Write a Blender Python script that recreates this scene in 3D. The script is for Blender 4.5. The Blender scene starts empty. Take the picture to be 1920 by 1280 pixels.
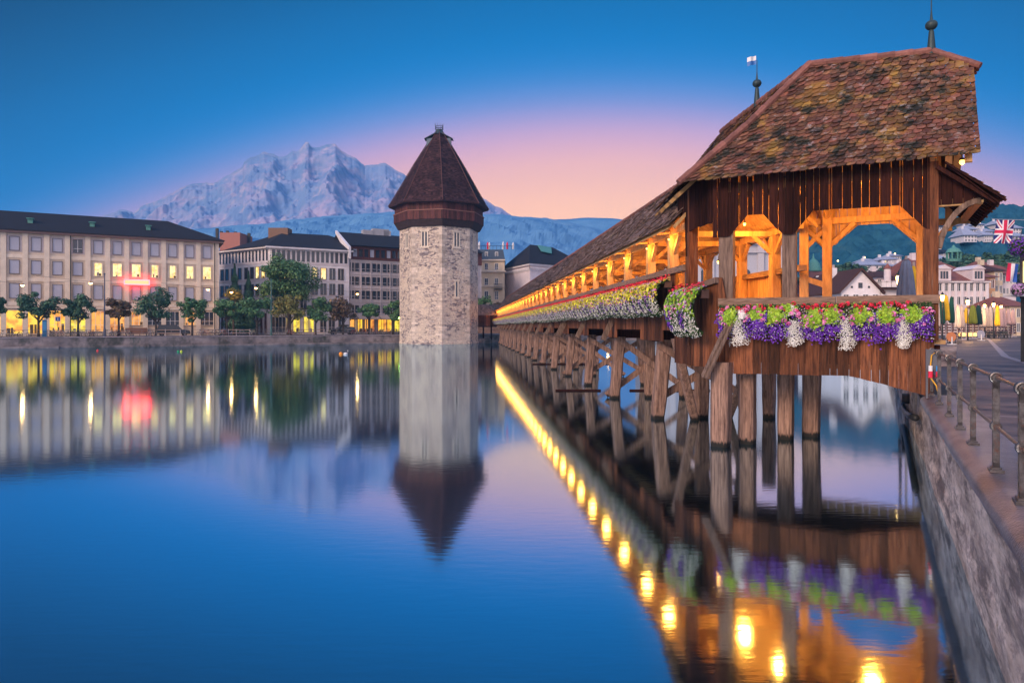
import bpy, math, random
from mathutils import Vector, Matrix, noise
R = math.radians
scene = bpy.context.scene
HC = 3.15                                   # eye height above the water
F = 1280.0                                  # focal length in pixels of the 1920 px photograph

# ---------------------------------------------------------------- camera
cam_d = bpy.data.cameras.new("camera"); cam = bpy.data.objects.new("camera", cam_d)
scene.collection.objects.link(cam); scene.camera = cam
cam.location = (0, 0, HC); cam.rotation_euler = (R(90), 0, 0)
cam_d.sensor_width = 36; cam_d.lens = 24; cam_d.shift_y = -29 / 1920
cam_d.clip_end = 20000; cam_d.clip_start = 0.05
scene.view_settings.view_transform = 'Standard'; scene.view_settings.look = 'None'
scene.view_settings.exposure = 0.22; scene.view_settings.gamma = 1.0

# ---------------------------------------------------------------- world
world = bpy.data.worlds.new("World"); scene.world = world; world.use_nodes = True
wt = world.node_tree; wt.nodes.clear()
def wm(op, a, b=None, c=None, clamp=False):
    n = wt.nodes.new('ShaderNodeMath'); n.operation = op; n.use_clamp = clamp
    for i, v in enumerate((a, b, c)):
        if v is None: continue
        if isinstance(v, (int, float)): n.inputs[i].default_value = v
        else: wt.links.new(v, n.inputs[i])
    return n.outputs[0]
tc = wt.nodes.new('ShaderNodeTexCoord'); sx = wt.nodes.new('ShaderNodeSeparateXYZ')
wt.links.new(tc.outputs['Generated'], sx.inputs[0])
elev = wm('MULTIPLY', wm('ARCSINE', sx.outputs[2]), 57.2958)
az = wm('MULTIPLY', wm('ARCTAN2', sx.outputs[0], sx.outputs[1]), 57.2958)
dz = wm('SUBTRACT', az, 6.0)
ew = wm('ADD', elev, wm('MINIMUM', wm('MULTIPLY', wm('MULTIPLY', dz, dz), 0.0069), 17.0))
ramp = wt.nodes.new('ShaderNodeValToRGB'); cr = ramp.color_ramp; cr.interpolation = 'B_SPLINE'
stops = [(0.10, (1.50, .80, .42)), (.235, (1.46, .76, .42)), (.33, (1.18, .58, .48)), (.395, (.72, .42, .66)), (.455, (.15, .30, .70)),
         (.52, (.0, .215, .60)), (.60, (.0, .165, .47)), (.70, (0, .115, .33)), (.84, (0, .045, .135)), (1, (0, .035, .11))]
while len(cr.elements) < len(stops): cr.elements.new(0.5)
for e, (p, c) in zip(cr.elements, stops): e.position = p; e.color = (*[x / 4 for x in c], 1)
wt.links.new(wm('DIVIDE', ew, 40.0), ramp.inputs[0])
# dawn sky behind the photographer and overhead, brighter than the sky in view
back = wm('MULTIPLY', wm('ADD', wm('MULTIPLY', sx.outputs[1], -1), -0.05), 1.6, clamp=True)
zen = wm('MULTIPLY', wm('SUBTRACT', sx.outputs[2], 0.52), 2.6, clamp=True)
up = wm('MULTIPLY', wm('ADD', sx.outputs[2], 0.02), 20.0, clamp=True)
def mixc(fac, a, b):
    n = wt.nodes.new('ShaderNodeMix'); n.data_type = 'RGBA'
    if hasattr(fac, 'links'): wt.links.new(fac, n.inputs[0])
    for s, v in ((6, a), (7, b)):
        if isinstance(v, tuple): n.inputs[s].default_value = (*v, 1)
        else: wt.links.new(v, n.inputs[s])
    return n.outputs[2]
vs4 = wt.nodes.new('ShaderNodeVectorMath'); vs4.operation = 'SCALE'; vs4.inputs['Scale'].default_value = 4; wt.links.new(ramp.outputs[0], vs4.inputs[0])
c1 = mixc(back, vs4.outputs[0], (1.15, .95, 1.0))
c2 = mixc(zen, c1, (.25, .55, 1.15))
c3 = mixc(up, (.03, .04, .07), c2)
bg = wt.nodes.new('ShaderNodeBackground'); wt.links.new(c3, bg.inputs[0]); bg.inputs[1].default_value = 1.0
wo = wt.nodes.new('ShaderNodeOutputWorld'); wt.links.new(bg.outputs[0], wo.inputs[0])
sun_d = bpy.data.lights.new("sun", 'SUN'); sun_d.energy = 2.9; sun_d.angle = R(20); sun_d.color = (1.0, .74, .56)
sun = bpy.data.objects.new("sun", sun_d); scene.collection.objects.link(sun)
sun.rotation_euler = Vector((.64, .66, -.40)).to_track_quat('-Z', 'Y').to_euler()

# ---------------------------------------------------------------- helpers
random.seed(7)
rnd = random.random
def ru(a, b): return a + (b - a) * random.random()
def P(px, py, Y): return Vector(((px - 960) / F * Y, Y, HC + (611 - py) / F * Y))
col = scene.collection

class MB:
    def __init__(s): s.v = []; s.f = []; s.m = []
    def add(s, vs, fs, mi=0):
        o = len(s.v); s.v.extend(tuple(v) for v in vs)
        for f in fs: s.f.append(tuple(i + o for i in f)); s.m.append(mi)
    def box8(s, p, mi=0):      # p: 4 bottom + 4 top corners
        s.add(p, [(3, 2, 1, 0), (4, 5, 6, 7), (0, 1, 5, 4), (1, 2, 6, 5), (2, 3, 7, 6), (3, 0, 4, 7)], mi)
    def box(s, x0, x1, y0, y1, z0, z1, mi=0, fr=None):
        p = [(x0, y0, z0), (x1, y0, z0), (x1, y1, z0), (x0, y1, z0), (x0, y0, z1), (x1, y0, z1), (x1, y1, z1), (x0, y1, z1)]
        if fr: p = [fr.p(*q) for q in p]
        s.box8(p, mi)
    def beam(s, a, b, w, h, up=(0, 0, 1), mi=0):
        a = Vector(a); b = Vector(b); d = (b - a).normalized(); up = Vector(up)
        sd = d.cross(up)
        if sd.length < 1e-4: sd = d.cross(Vector((0, 1, 0)))
        sd.normalize(); u2 = sd.cross(d).normalized(); sd = sd * w / 2; u2 = u2 * h / 2
        s.box8([a - sd - u2, a + sd - u2, b + sd - u2, b - sd - u2, a - sd + u2, a + sd + u2, b + sd + u2, b - sd + u2], mi)
    def poly(s, pts, ext, mi=0):   # extrude a planar polygon by a vector
        n = len(pts); e = Vector(ext); a = [Vector(p) for p in pts]
        s.add(a + [p + e for p in a], [tuple(range(n - 1, -1, -1)), tuple(range(n, 2 * n))] + [(i, (i + 1) % n, n + (i + 1) % n, n + i) for i in range(n)], mi)
    def tube(s, pts, r, n=8, mi=0, caps=True):
        pts = [Vector(p) for p in pts]; rs = r if isinstance(r, (list, tuple)) else [r] * len(pts)
        vs = []; fs = []
        ref = Vector((0, 0, 1))
        for i, p in enumerate(pts):
            d = (pts[min(i + 1, len(pts) - 1)] - pts[max(i - 1, 0)]).normalized()
            rf = ref if abs(d.dot(ref)) < .95 else Vector((1, 0, 0))
            x = d.cross(rf).normalized(); y = x.cross(d)
            for k in range(n):
                t = 2 * math.pi * k / n; vs.append(p + (x * math.cos(t) + y * math.sin(t)) * rs[i])
        for i in range(len(pts) - 1):
            for k in range(n):
                k2 = (k + 1) % n; fs.append((i * n + k, i * n + k2, (i + 1) * n + k2, (i + 1) * n + k))
        if caps: fs.append(tuple(range(n - 1, -1, -1))); fs.append(tuple((len(pts) - 1) * n + k for k in range(n)))
        s.add(vs, fs, mi)
    def lathe(s, prof, c, n=16, mi=0, ph=0, sx=1, sy=1):
        c = Vector(c); vs = []; fs = []
        for (r, z) in prof:
            for k in range(n):
                t = 2 * math.pi * k / n + ph; vs.append(c + Vector((r * math.cos(t) * sx, r * math.sin(t) * sy, z)))
        for i in range(len(prof) - 1):
            for k in range(n):
                k2 = (k + 1) % n; fs.append((i * n + k, i * n + k2, (i + 1) * n + k2, (i + 1) * n + k))
        fs.append(tuple(range(n - 1, -1, -1))); fs.append(tuple((len(prof) - 1) * n + k for k in range(n)))
        s.add(vs, fs, mi)
    def torus(s, c, R_, r, ax, n=14, m=6, mi=0):
        c = Vector(c); ax = Vector(ax).normalized(); x = ax.orthogonal().normalized(); y = ax.cross(x); vs = []; fs = []
        for i in range(n):
            t = 2 * math.pi * i / n; d = x * math.cos(t) + y * math.sin(t)
            for j in range(m):
                q = 2 * math.pi * j / m; vs.append(c + d * (R_ + r * math.cos(q)) + ax * r * math.sin(q))
        for i in range(n):
            for j in range(m):
                fs.append((i * m + j, ((i + 1) % n) * m + j, ((i + 1) % n) * m + (j + 1) % m, i * m + (j + 1) % m))
        s.add(vs, fs, mi)
    def build(s, name, mats, parent=None, world=True, smooth=False):
        me = bpy.data.meshes.new(name); me.from_pydata(s.v, [], s.f)
        if not isinstance(mats, (list, tuple)): mats = [mats]
        for m in mats: me.materials.append(m)
        if len(mats) > 1: me.polygons.foreach_set('material_index', s.m)
        if smooth: me.polygons.foreach_set('use_smooth', [True] * len(s.f))
        me.update()
        o = bpy.data.objects.new(name, me); col.objects.link(o)
        if parent:
            o.parent = parent
            if world:
                if parent.type == 'EMPTY': o.matrix_parent_inverse = Matrix.Translation(-parent.location)
        return o
def sub(mb, name, mats, parent, smooth=False):      # a sub-part, same local space as its parent mesh
    o = mb.build(name, mats, None, smooth=smooth); o.parent = parent; return o
def local_frame(o, ang):                             # turn a mesh object so that its local x runs along a wall
    o.data.transform(Matrix.Rotation(-ang, 4, 'Z')); o.rotation_euler = (0, 0, ang); return o
def tag(o, label=None, cat=None, group=None, kind=None):
    if label: o['label'] = label
    if cat: o['category'] = cat
    if group: o['group'] = group
    if kind: o['kind'] = kind
    return o
def empty(name, loc, label, cat, group=None, rz=0):
    o = bpy.data.objects.new(name, None); col.objects.link(o); o.location = loc; o.rotation_euler = (0, 0, rz); o.empty_display_size = .3
    return tag(o, label, cat, group)
KIDS = {}
def kids(o): return [c for c in bpy.data.objects if c.parent == o]
def copy_tree(o, loc=None, rz=None, label=None, scale=None, kidmap=None):
    c = o.copy(); col.objects.link(c)
    if loc is not None: c.location = loc
    if rz is not None: c.rotation_euler = (0, 0, rz)
    if scale is not None: c.scale = scale if hasattr(scale, '__len__') else (scale,) * 3
    if label: c['label'] = label
    for ch in (kidmap or kids(o)):
        d = ch.copy(); col.objects.link(d); d.parent = c
        for g in kids(ch):
            e = g.copy(); col.objects.link(e); e.parent = d
    return c
class Fr:                                            # a frame: s along, d outward, z up
    def __init__(s, o, u, v): s.o = Vector((o[0], o[1], 0)); s.u = Vector((u[0], u[1], 0)); s.v = Vector((v[0], v[1], 0))
    def p(s, a, b, z): q = s.o + s.u * a + s.v * b; return Vector((q.x, q.y, z))
def ordn(n): return "%d%s" % (n, 'th' if 10 <= n % 100 <= 20 else {1: 'st', 2: 'nd', 3: 'rd'}.get(n % 10, 'th'))

# ---------------------------------------------------------------- materials
def mat(name, c, c2=None, rough=.8, var=0., nscale=4., namt=.25, stretch=(1, 1, 1), bump=0., bscale=None, metal=0., spec=.4, thr=None,
        extra=None, detail=5, hue=0., wet=None):
    m = bpy.data.materials.new(name); m.use_nodes = True; t = m.node_tree; N = t.nodes; L = t.links
    b = N['Principled BSDF']; b.inputs['Roughness'].default_value = rough; b.inputs['Metallic'].default_value = metal
    b.inputs['Specular IOR Level'].default_value = spec
    tc = N.new('ShaderNodeTexCoord'); mp = N.new('ShaderNodeMapping'); mp.inputs['Scale'].default_value = stretch
    L.new(tc.outputs['Object'], mp.inputs[0])
    nz = N.new('ShaderNodeTexNoise'); nz.inputs['Scale'].default_value = nscale; nz.inputs['Detail'].default_value = detail; nz.inputs['Roughness'].default_value = .65
    L.new(mp.outputs[0], nz.inputs['Vector'])
    r = N.new('ShaderNodeValToRGB'); L.new(nz.outputs[0], r.inputs[0])
    if c2 is None:
        lo = tuple(x * (1 - namt) for x in c); hi = tuple(min(x * (1 + namt), .95) for x in c)
    else: lo, hi = c, c2
    a, bb = thr if thr else (.3, .7)
    r.color_ramp.elements[0].position = a; r.color_ramp.elements[1].position = bb
    r.color_ramp.elements[0].color = (*lo, 1); r.color_ramp.elements[1].color = (*hi, 1)
    out = r.outputs[0]
    for (nc, sc, st, t0, t1, fac) in (extra or []):         # further patches: colour, scale, stretch, thresholds, strength
        mp2 = N.new('ShaderNodeMapping'); mp2.inputs['Scale'].default_value = st; mp2.inputs['Location'].default_value = (sc * 1.7, 3.1, sc); L.new(tc.outputs['Object'], mp2.inputs[0])
        n2 = N.new('ShaderNodeTexNoise'); n2.inputs['Scale'].default_value = sc; n2.inputs['Detail'].default_value = 6; n2.inputs['Roughness'].default_value = .7; L.new(mp2.outputs[0], n2.inputs['Vector'])
        mr = N.new('ShaderNodeMapRange'); mr.inputs[1].default_value = t0; mr.inputs[2].default_value = t1; mr.inputs[4].default_value = fac; L.new(n2.outputs[0], mr.inputs[0])
        mx = N.new('ShaderNodeMix'); mx.data_type = 'RGBA'; L.new(mr.outputs[0], mx.inputs[0]); L.new(out, mx.inputs[6]); mx.inputs[7].default_value = (*nc, 1); out = mx.outputs[2]
    if wet:                                              # weed and rot line at the water
        sp = N.new('ShaderNodeSeparateXYZ'); L.new(tc.outputs['Object'], sp.inputs[0]); ad = N.new('ShaderNodeMath'); ad.operation = 'MULTIPLY_ADD'; L.new(nz.outputs[0], ad.inputs[0]); ad.inputs[1].default_value = -.35; L.new(sp.outputs[2], ad.inputs[2])
        mr = N.new('ShaderNodeMapRange'); mr.inputs[1].default_value = wet - .22; mr.inputs[2].default_value = wet + .02 - .17; mr.inputs[3].default_value = 1; mr.inputs[4].default_value = 0; L.new(ad.outputs[0], mr.inputs[0])
        mx = N.new('ShaderNodeMix'); mx.data_type = 'RGBA'; L.new(mr.outputs[0], mx.inputs[0]); L.new(out, mx.inputs[6]); mx.inputs[7].default_value = (.012, .010, .008, 1); out = mx.outputs[2]
    if var or hue:
        g = N.new('ShaderNodeNewGeometry'); mr = N.new('ShaderNodeMapRange'); mr.inputs[3].default_value = 1 - var; mr.inputs[4].default_value = 1 + var
        L.new(g.outputs['Random Per Island'], mr.inputs[0])
        h = N.new('ShaderNodeHueSaturation'); L.new(mr.outputs[0], h.inputs['Value']); L.new(out, h.inputs['Color'])
        if hue:
            w = N.new('ShaderNodeTexWhiteNoise'); w.noise_dimensions = '1D'; L.new(g.outputs['Random Per Island'], w.inputs['W'])
            m2 = N.new('ShaderNodeMapRange'); m2.inputs[3].default_value = .5 - hue; m2.inputs[4].default_value = .5 + hue; L.new(w.outputs[0], m2.inputs[0]); L.new(m2.outputs[0], h.inputs['Hue'])
        out = h.outputs[0]
    L.new(out, b.inputs['Base Color'])
    if bump:
        bp = N.new('ShaderNodeBump'); bp.inputs['Strength'].default_value = bump; bp.inputs['Distance'].default_value = .02
        if bscale:
            n3 = N.new('ShaderNodeTexNoise'); n3.inputs['Scale'].default_value = bscale; n3.inputs['Detail'].default_value = 6; L.new(mp.outputs[0], n3.inputs['Vector']); L.new(n3.outputs[0], bp.inputs['Height'])
        else: L.new(nz.outputs[0], bp.inputs['Height'])
        L.new(bp.outputs[0], b.inputs['Normal'])
    return m
def emis(name, c, s, c2=None, nscale=1.2):
    m = bpy.data.materials.new(name); m.use_nodes = True; t = m.node_tree; N = t.nodes; L = t.links
    b = N['Principled BSDF']; b.inputs['Base Color'].default_value = (.1, .1, .1, 1); b.inputs['Roughness'].default_value = .3
    b.inputs['Emission Strength'].default_value = s; b.inputs['Emission Color'].default_value = (*c, 1)
    if c2:
        tc = N.new('ShaderNodeTexCoord'); nz = N.new('ShaderNodeTexNoise'); nz.inputs['Scale'].default_value = nscale; L.new(tc.outputs['Object'], nz.inputs['Vector'])
        r = N.new('ShaderNodeValToRGB'); L.new(nz.outputs[0], r.inputs[0]); r.color_ramp.elements[0].position = .36; r.color_ramp.elements[1].position = .56
        r.color_ramp.elements[0].color = (*c2, 1); r.color_ramp.elements[1].color = (*c, 1); L.new(r.outputs[0], b.inputs['Emission Color'])
    return m
M = {}
GR = (14, 14, .8)                                        # vertical grain
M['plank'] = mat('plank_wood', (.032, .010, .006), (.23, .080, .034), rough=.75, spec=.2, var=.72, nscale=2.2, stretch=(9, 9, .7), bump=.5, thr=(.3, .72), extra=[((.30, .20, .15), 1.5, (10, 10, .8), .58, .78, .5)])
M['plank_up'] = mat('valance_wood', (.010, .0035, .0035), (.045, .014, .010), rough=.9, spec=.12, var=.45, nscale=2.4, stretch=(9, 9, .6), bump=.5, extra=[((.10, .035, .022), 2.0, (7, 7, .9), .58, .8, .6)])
M['grey'] = mat('weathered_wood', (.055, .030, .022), (.27, .175, .13), rough=.8, var=.25, nscale=2.0, stretch=(10, 10, .8), bump=.6)
M['rail'] = mat('rail_wood', (.10, .055, .038), (.32, .20, .14), rough=.75, var=.15, nscale=3.0, stretch=(1.2, 1.2, 9), bump=.5)
M['pile'] = mat('pile_wood', (.085, .042, .032), (.42, .25, .18), rough=.8, var=.3, nscale=2.3, stretch=(9, 9, .55), bump=1., wet=.13, extra=[((.06, .03, .022), 2.2, (3, 3, .6), .5, .68, .8)])
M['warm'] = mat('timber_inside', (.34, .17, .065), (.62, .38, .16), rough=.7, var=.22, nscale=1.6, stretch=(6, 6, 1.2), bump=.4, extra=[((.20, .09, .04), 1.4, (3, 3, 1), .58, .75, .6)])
M['tile'] = mat('roof_tile', (.062, .024, .014), (.225, .088, .05), rough=.85, var=.55, hue=.012, nscale=9., bump=.6, extra=[((.28, .15, .02), 1.3, (1, 1, 1), .50, .62, .65), ((.28, .24, .22), 5.5, (1, 1, 1), .57, .68, .75), ((.016, .017, .009), 1.9, (1, 1, 1), .51, .60, .97), ((.30, .25, .25), 3.2, (1, 1, 1), .60, .68, .6)])
M['tile2'] = mat('roof_tile_brown', (.10, .058, .048), (.27, .17, .14), rough=.85, var=.45, hue=.01, nscale=5., bump=.5, extra=[((.20, .15, .05), .9, (1, 1, 1), .55, .7, .6)])
M['ridge'] = mat('ridge_tile', (.16, .055, .045), (.28, .12, .09), rough=.8, var=.3, nscale=8, bump=.4)
M['iron'] = mat('railing_iron', (.055, .050, .052), (.17, .155, .16), rough=.34, metal=.6, nscale=14, bump=.25, extra=[((.16, .05, .025), 9, (1, 1, 1), .55, .7, .7)])
M['dark_iron'] = mat('dark_iron', (.02, .02, .022), (.05, .05, .05), rough=.5, metal=.3)
M['copper'] = mat('copper_spire', (.02, .035, .04), (.05, .08, .085), rough=.5, metal=.3)
M['verdigris'] = mat('green_copper', (.06, .22, .18), (.14, .34, .28), rough=.6)
M['slate'] = mat('slate_roof', (.014, .013, .018), (.035, .030, .036), rough=.85, spec=.2, nscale=8, stretch=(1, 1, 4))
M['brown_roof'] = mat('brown_roof_tiles', (.045, .020, .018), (.11, .05, .042), rough=.85, spec=.2, nscale=9, stretch=(1, 1, 6), bump=.5)
M['red_roof'] = mat('red_roof_tiles', (.17, .05, .04), (.30, .11, .08), rough=.85, nscale=1.5)
def wallm(name, c, n=.12, sc=.6): return mat(name, c, rough=.9, nscale=sc, namt=n, extra=[(tuple(x * .55 for x in c), .35, (1, 1, .25), .58, .85, .55)])
M['beige'] = wallm('beige_render', (.58, .47, .37)); M['beige2'] = wallm('pale_stone_trim', (.68, .57, .46))
M['white_wall'] = wallm('white_render', (.76, .70, .72)); M['grey_wall'] = wallm('grey_render', (.50, .43, .43)); M['cream'] = wallm('cream_render', (.66, .53, .38))
M['pink_white'] = wallm('pinkish_render', (.72, .62, .64)); M['orange_wall'] = wallm('orange_render', (.75, .40, .20)); M['redwood'] = mat('red_brown_cladding', (.09, .03, .028), (.16, .055, .045))
M['shutter'] = mat('roller_blind', (.38, .38, .46), namt=.06, rough=.6, nscale=.3); M['frame'] = mat('window_frame', (.62, .55, .50), namt=.1)
M['glass'] = mat('window_glass', (.03, .035, .05), namt=.3, rough=.12, spec=.8); M['wfr'] = mat('white_frame', (.75, .73, .74), namt=.05)
M['desk'] = plain('window_clutter', (.20, .13, .06)) if 0 else mat('window_clutter', (.16, .10, .05)); M['curtain'] = mat('curtain', (.75, .62, .40)); M['darkfr'] = mat('dark_window_trim', (.16, .13, .12), namt=.2)
M['lit'] = emis('lit_window', (1, .80, .34), 1.25, (.9, .52, .10), 1.7); M['lit_y'] = emis('lit_shop_yellow', (1, .60, .03), 1.15, (.80, .26, .01), .9)
M['lit_o'] = emis('lit_shop_orange', (1, .42, .05), 1.0, (.45, .12, .015), .8); M['lit_g'] = emis('lit_shop_lime', (.95, .72, .05), 1.2, (.5, .33, .01), 1.1)
M['bulb'] = emis('warm_bulb', (1, .46, .08), 6.); M['bulb2'] = emis('street_bulb', (1, .50, .13), 22.); M['bulb_small'] = emis('small_bulb', (1, .6, .22), 8.)
M['neon'] = emis('neon_red', (1, .02, .025), 26.); M['neon_in'] = emis('sign_panel', (1, .62, .25), 1.1)
M['green_light'] = emis('green_lamp', (.5, 1, .12), 22.)
M['mortar'] = mat('quay_stone', (.32, .235, .195), (.72, .56, .48), rough=.88, spec=.3, nscale=2.6, stretch=(.22, 1, 1), bump=1., bscale=14, thr=(.34, .62),
    extra=[((.075, .055, .058), 1.8, (.26, 1, 1), .50, .60, .85), ((.20, .15, .15), 9, (.35, 1, .8), .48, .62, .7), ((.17, .11, .03), 3.0, (.4, 1, .6), .64, .70, .5), ((.60, .47, .42), 4, (.3, 1, .5), .60, .68, .7)])
M['coping'] = mat('coping_stone', (.075, .068, .088), (.23, .20, .22), rough=.30, spec=.6, nscale=2.2, bump=.55, bscale=38, extra=[((.05, .042, .055), .7, (1, 1, 1), .50, .60, .75), ((.30, .27, .28), 24, (1, 1, 1), .62, .70, .6), ((.16, .085, .06), 1.6, (1, 1, 1), .60, .68, .5)])
M['paving'] = mat('promenade_paving', (.070, .050, .052), (.24, .155, .125), rough=.55, spec=.4, nscale=.8, bump=.4, bscale=14, extra=[((.34, .25, .24), 1.1, (2.2, .5, 1), .60, .64, .7), ((.022, .020, .028), .35, (1.6, .6, 1), .48, .58, .8), ((.24, .14, .10), .5, (1.8, .6, 1), .56, .64, .6)])
M['asphalt'] = mat('asphalt', (.05, .046, .05), (.09, .078, .08), rough=.8, nscale=3)
M['ground'] = mat('town_ground', (.07, .06, .06), (.13, .11, .10), rough=.9, nscale=.2)
M['bankwall'] = mat('bank_wall_stone', (.10, .085, .088), (.32, .26, .25), rough=.9, nscale=.5, stretch=(1, 1, 1.6), bump=.5, bscale=9, extra=[((.045, .045, .035), .35, (1, 1, .8), .50, .64, .85), ((.03, .05, .03), .22, (1, 1, .5), .60, .68, .7)])
M['leaf1'] = mat('tree_leaf', (.038, .092, .038), (.12, .23, .075), rough=.6, var=.6, hue=.03, nscale=.8)
M['leaf2'] = mat('dark_tree_leaf', (.026, .064, .038), (.075, .155, .070), rough=.6, var=.6, nscale=.8)
M['leaf3'] = mat('brown_tree_leaf', (.075, .045, .025), (.15, .085, .035), rough=.6, var=.6, hue=.03, nscale=.8)
M['leaf4'] = mat('yellow_tree_leaf', (.09, .10, .03), (.30, .24, .04), rough=.6, var=.5, hue=.03, nscale=.8)
M['bark'] = mat('bark', (.035, .025, .02), (.09, .065, .05), rough=.9, nscale=3, stretch=(4, 4, 1))
M['lime'] = mat('lime_leaf', (.11, .27, .012), (.40, .56, .04), rough=.5, var=.5, hue=.02, nscale=6)
M['yellow_leaf'] = mat('yellow_green_leaf', (.40, .46, .03), (.88, .70, .05), rough=.5, var=.3, hue=.02, nscale=6)
M['dgreen'] = mat('dark_green_leaf', (.02, .05, .016), (.06, .12, .03), rough=.5, var=.5, nscale=6)
M['red_fl'] = mat('red_petal', (.55, .008, .035), (.80, .03, .09), rough=.5, var=.25); M['pink_fl'] = mat('pink_petal', (.66, .05, .33), (.88, .38, .64), rough=.5, var=.25)
M['white_fl'] = mat('white_petal', (.72, .68, .62), (.92, .9, .86), rough=.5, var=.2); M['purple_fl'] = mat('purple_petal', (.075, .012, .27), (.19, .04, .50), rough=.5, var=.4)
M['lilac_fl'] = mat('lilac_petal', (.42, .22, .48), (.62, .40, .62), rough=.5, var=.3)
M['planter'] = mat('planter_brown', (.05, .025, .02), (.10, .05, .04), rough=.6)
def plain(name, c, rough=.5, metal=0, n=.12): return mat(name, c, rough=rough, metal=metal, namt=n)
def s_at(fr, px, d=0):
    b = fr.o + fr.v * d; k = (px - 960) / F
    return (k * b.y - b.x) / (fr.u.x - k * fr.u.y)
def z_at(fr, px, py, d=0):
    q = fr.p(s_at(fr, px, d), d, 0); return HC + (611 - py) / F * q.y

# ================================================================ SETTING
# water
def water_mat():
    m = bpy.data.materials.new('river_water'); m.use_nodes = True; t = m.node_tree; N = t.nodes; L = t.links; N.clear()
    tc = N.new('ShaderNodeTexCoord'); mp = N.new('ShaderNodeMapping'); mp.inputs['Scale'].default_value = (.45, 1.5, 1); L.new(tc.outputs['Object'], mp.inputs[0])
    n1 = N.new('ShaderNodeTexNoise'); n1.inputs['Scale'].default_value = 5.5; n1.inputs['Detail'].default_value = 3; L.new(mp.outputs[0], n1.inputs['Vector'])
    bp = N.new('ShaderNodeBump'); bp.inputs['Strength'].default_value = .5; bp.inputs['Distance'].default_value = .0020; L.new(n1.outputs[0], bp.inputs['Height'])
    g = N.new('ShaderNodeBsdfGlossy'); g.inputs['Color'].default_value = (.66, .85, .98, 1); g.inputs['Roughness'].default_value = .068; L.new(bp.outputs[0], g.inputs['Normal'])
    d = N.new('ShaderNodeBsdfDiffuse'); d.inputs['Color'].default_value = (.006, .016, .018, 1)
    lw = N.new('ShaderNodeLayerWeight'); lw.inputs[0].default_value = .35
    mr = N.new('ShaderNodeMapRange'); mr.inputs[1].default_value = 0; mr.inputs[2].default_value = .75; mr.inputs[3].default_value = .32; mr.inputs[4].default_value = .95
    L.new(lw.outputs['Facing'], mr.inputs[0])
    mx = N.new('ShaderNodeMixShader'); L.new(mr.outputs[0], mx.inputs[0]); L.new(d.outputs[0], mx.inputs[1]); L.new(g.outputs[0], mx.inputs[2])
    o = N.new('ShaderNodeOutputMaterial'); L.new(mx.outputs[0], o.inputs[0]); return m
mb = MB(); mb.add([(-700, -120, 0), (700, -120, 0), (700, 400, 0), (-700, 400, 0)], [(0, 1, 2, 3)])
tag(mb.build('water', water_mat()), kind='structure')
mb = MB(); mb.add([(-1900, -300, -1.4), (1900, -300, -1.4), (1900, 1410, -1.4), (-1900, 1410, -1.4)], [(0, 1, 2, 3)])
tag(mb.build('river_bed_ground', M['ground']), kind='structure')
Q = Fr((0, 0), (.4675, .884), (.884, -.4675)); ZQ = 1.572
B = Fr((-47.7, 109), (.866, .5), (-.5, .866)); ZB = 1.55
mb = MB(); pts = [B.p(-140, 0, 0), B.p(82.1, 0, 0), Vector((84, 150, 0)), Vector((84, 1400, 0)), Vector((-1500, 1400, 0)), Vector((-1500, 20, 0))]
mb.poly([(p.x, p.y, -1) for p in pts], (0, 0, ZB + 1)); tag(mb.build('town_ground', M['ground']), kind='structure')
mb = MB(); pts = [Q.p(-25, 1.09, 0), Q.p(170.5, 1.09, 0), Vector((84, 1400, 0)), Vector((1500, 1400, 0)), Vector((1500, -60, 0))]
mb.poly([(p.x, p.y, -1) for p in pts], (0, 0, ZQ - .03 + 1)); tag(mb.build('right_bank_ground', M['ground']), kind='structure')
mb = MB(); mb.box(-8, 100, 1.75, 42, ZQ - .02, ZQ - .004, fr=Q); tag(local_frame(mb.build('promenade', M['paving']), math.atan2(.884, .4675)), kind='structure')
mb = MB()       # pale drainage strips across the promenade
for (a, b) in (((1852, 634), (1885, 668)), ((1885, 668), (1990, 700))):
    q = [Vector(((x - 960) / F * (1.58 * F / (y - 611)), 1.58 * F / (y - 611), 0)) for x, y in (a, b)]
    d = (q[1] - q[0]).normalized(); n = Vector((-d.y, d.x, 0)) * .16
    mb.add([(*(p + s * n).xy, ZQ) for p, s in ((q[0], 1), (q[1], 1), (q[1], -1), (q[0], -1))], [(0, 1, 2, 3)])
tag(mb.build('promenade_drain_strip', plain('strip_stone', (.30, .23, .23))), kind='structure')
# quay wall + coping
mb = MB(); prof = [(1.75, ZQ), (1.3, ZQ - .003), (1.13, ZQ - .012), (1.05, ZQ - .035), (.99, ZQ - .08), (.962, ZQ - .14), (.960, ZQ - .19), (.985, ZQ - .235), (1.09, ZQ - .25)]
vs = []; n = len(prof); SS = [-8 + i * .12 for i in range(int(26.6 / .12))]
for s in SS:
    for (w, z) in prof:
        k = noise.noise(Vector((s * 1.3, w * 3, 0))) * .010
        vs.append(Q.p(s, w + k * (w < 1.2), z + k * (w < 1.2)))
fs = [(i * n + j, i * n + j + 1, (i + 1) * n + j + 1, (i + 1) * n + j) for i in range(len(SS) - 1) for j in range(n - 1)]
fs.append(tuple(range((len(SS) - 1) * n, len(SS) * n)))
qw = empty('quay_wall', Q.p(5, 1.1, 0), 'weathered stone quay wall with rounded dark coping under the iron railing', 'wall')
mb.add(vs, fs); local_frame(mb.build('coping', M['coping'], qw, smooth=True), math.atan2(.884, .4675))
mb = MB(); vs = []; zs = [1.33 - .085 * i for i in range(24)]; SS = [-8 + i * .14 for i in range(216)]; n = len(zs)
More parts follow.
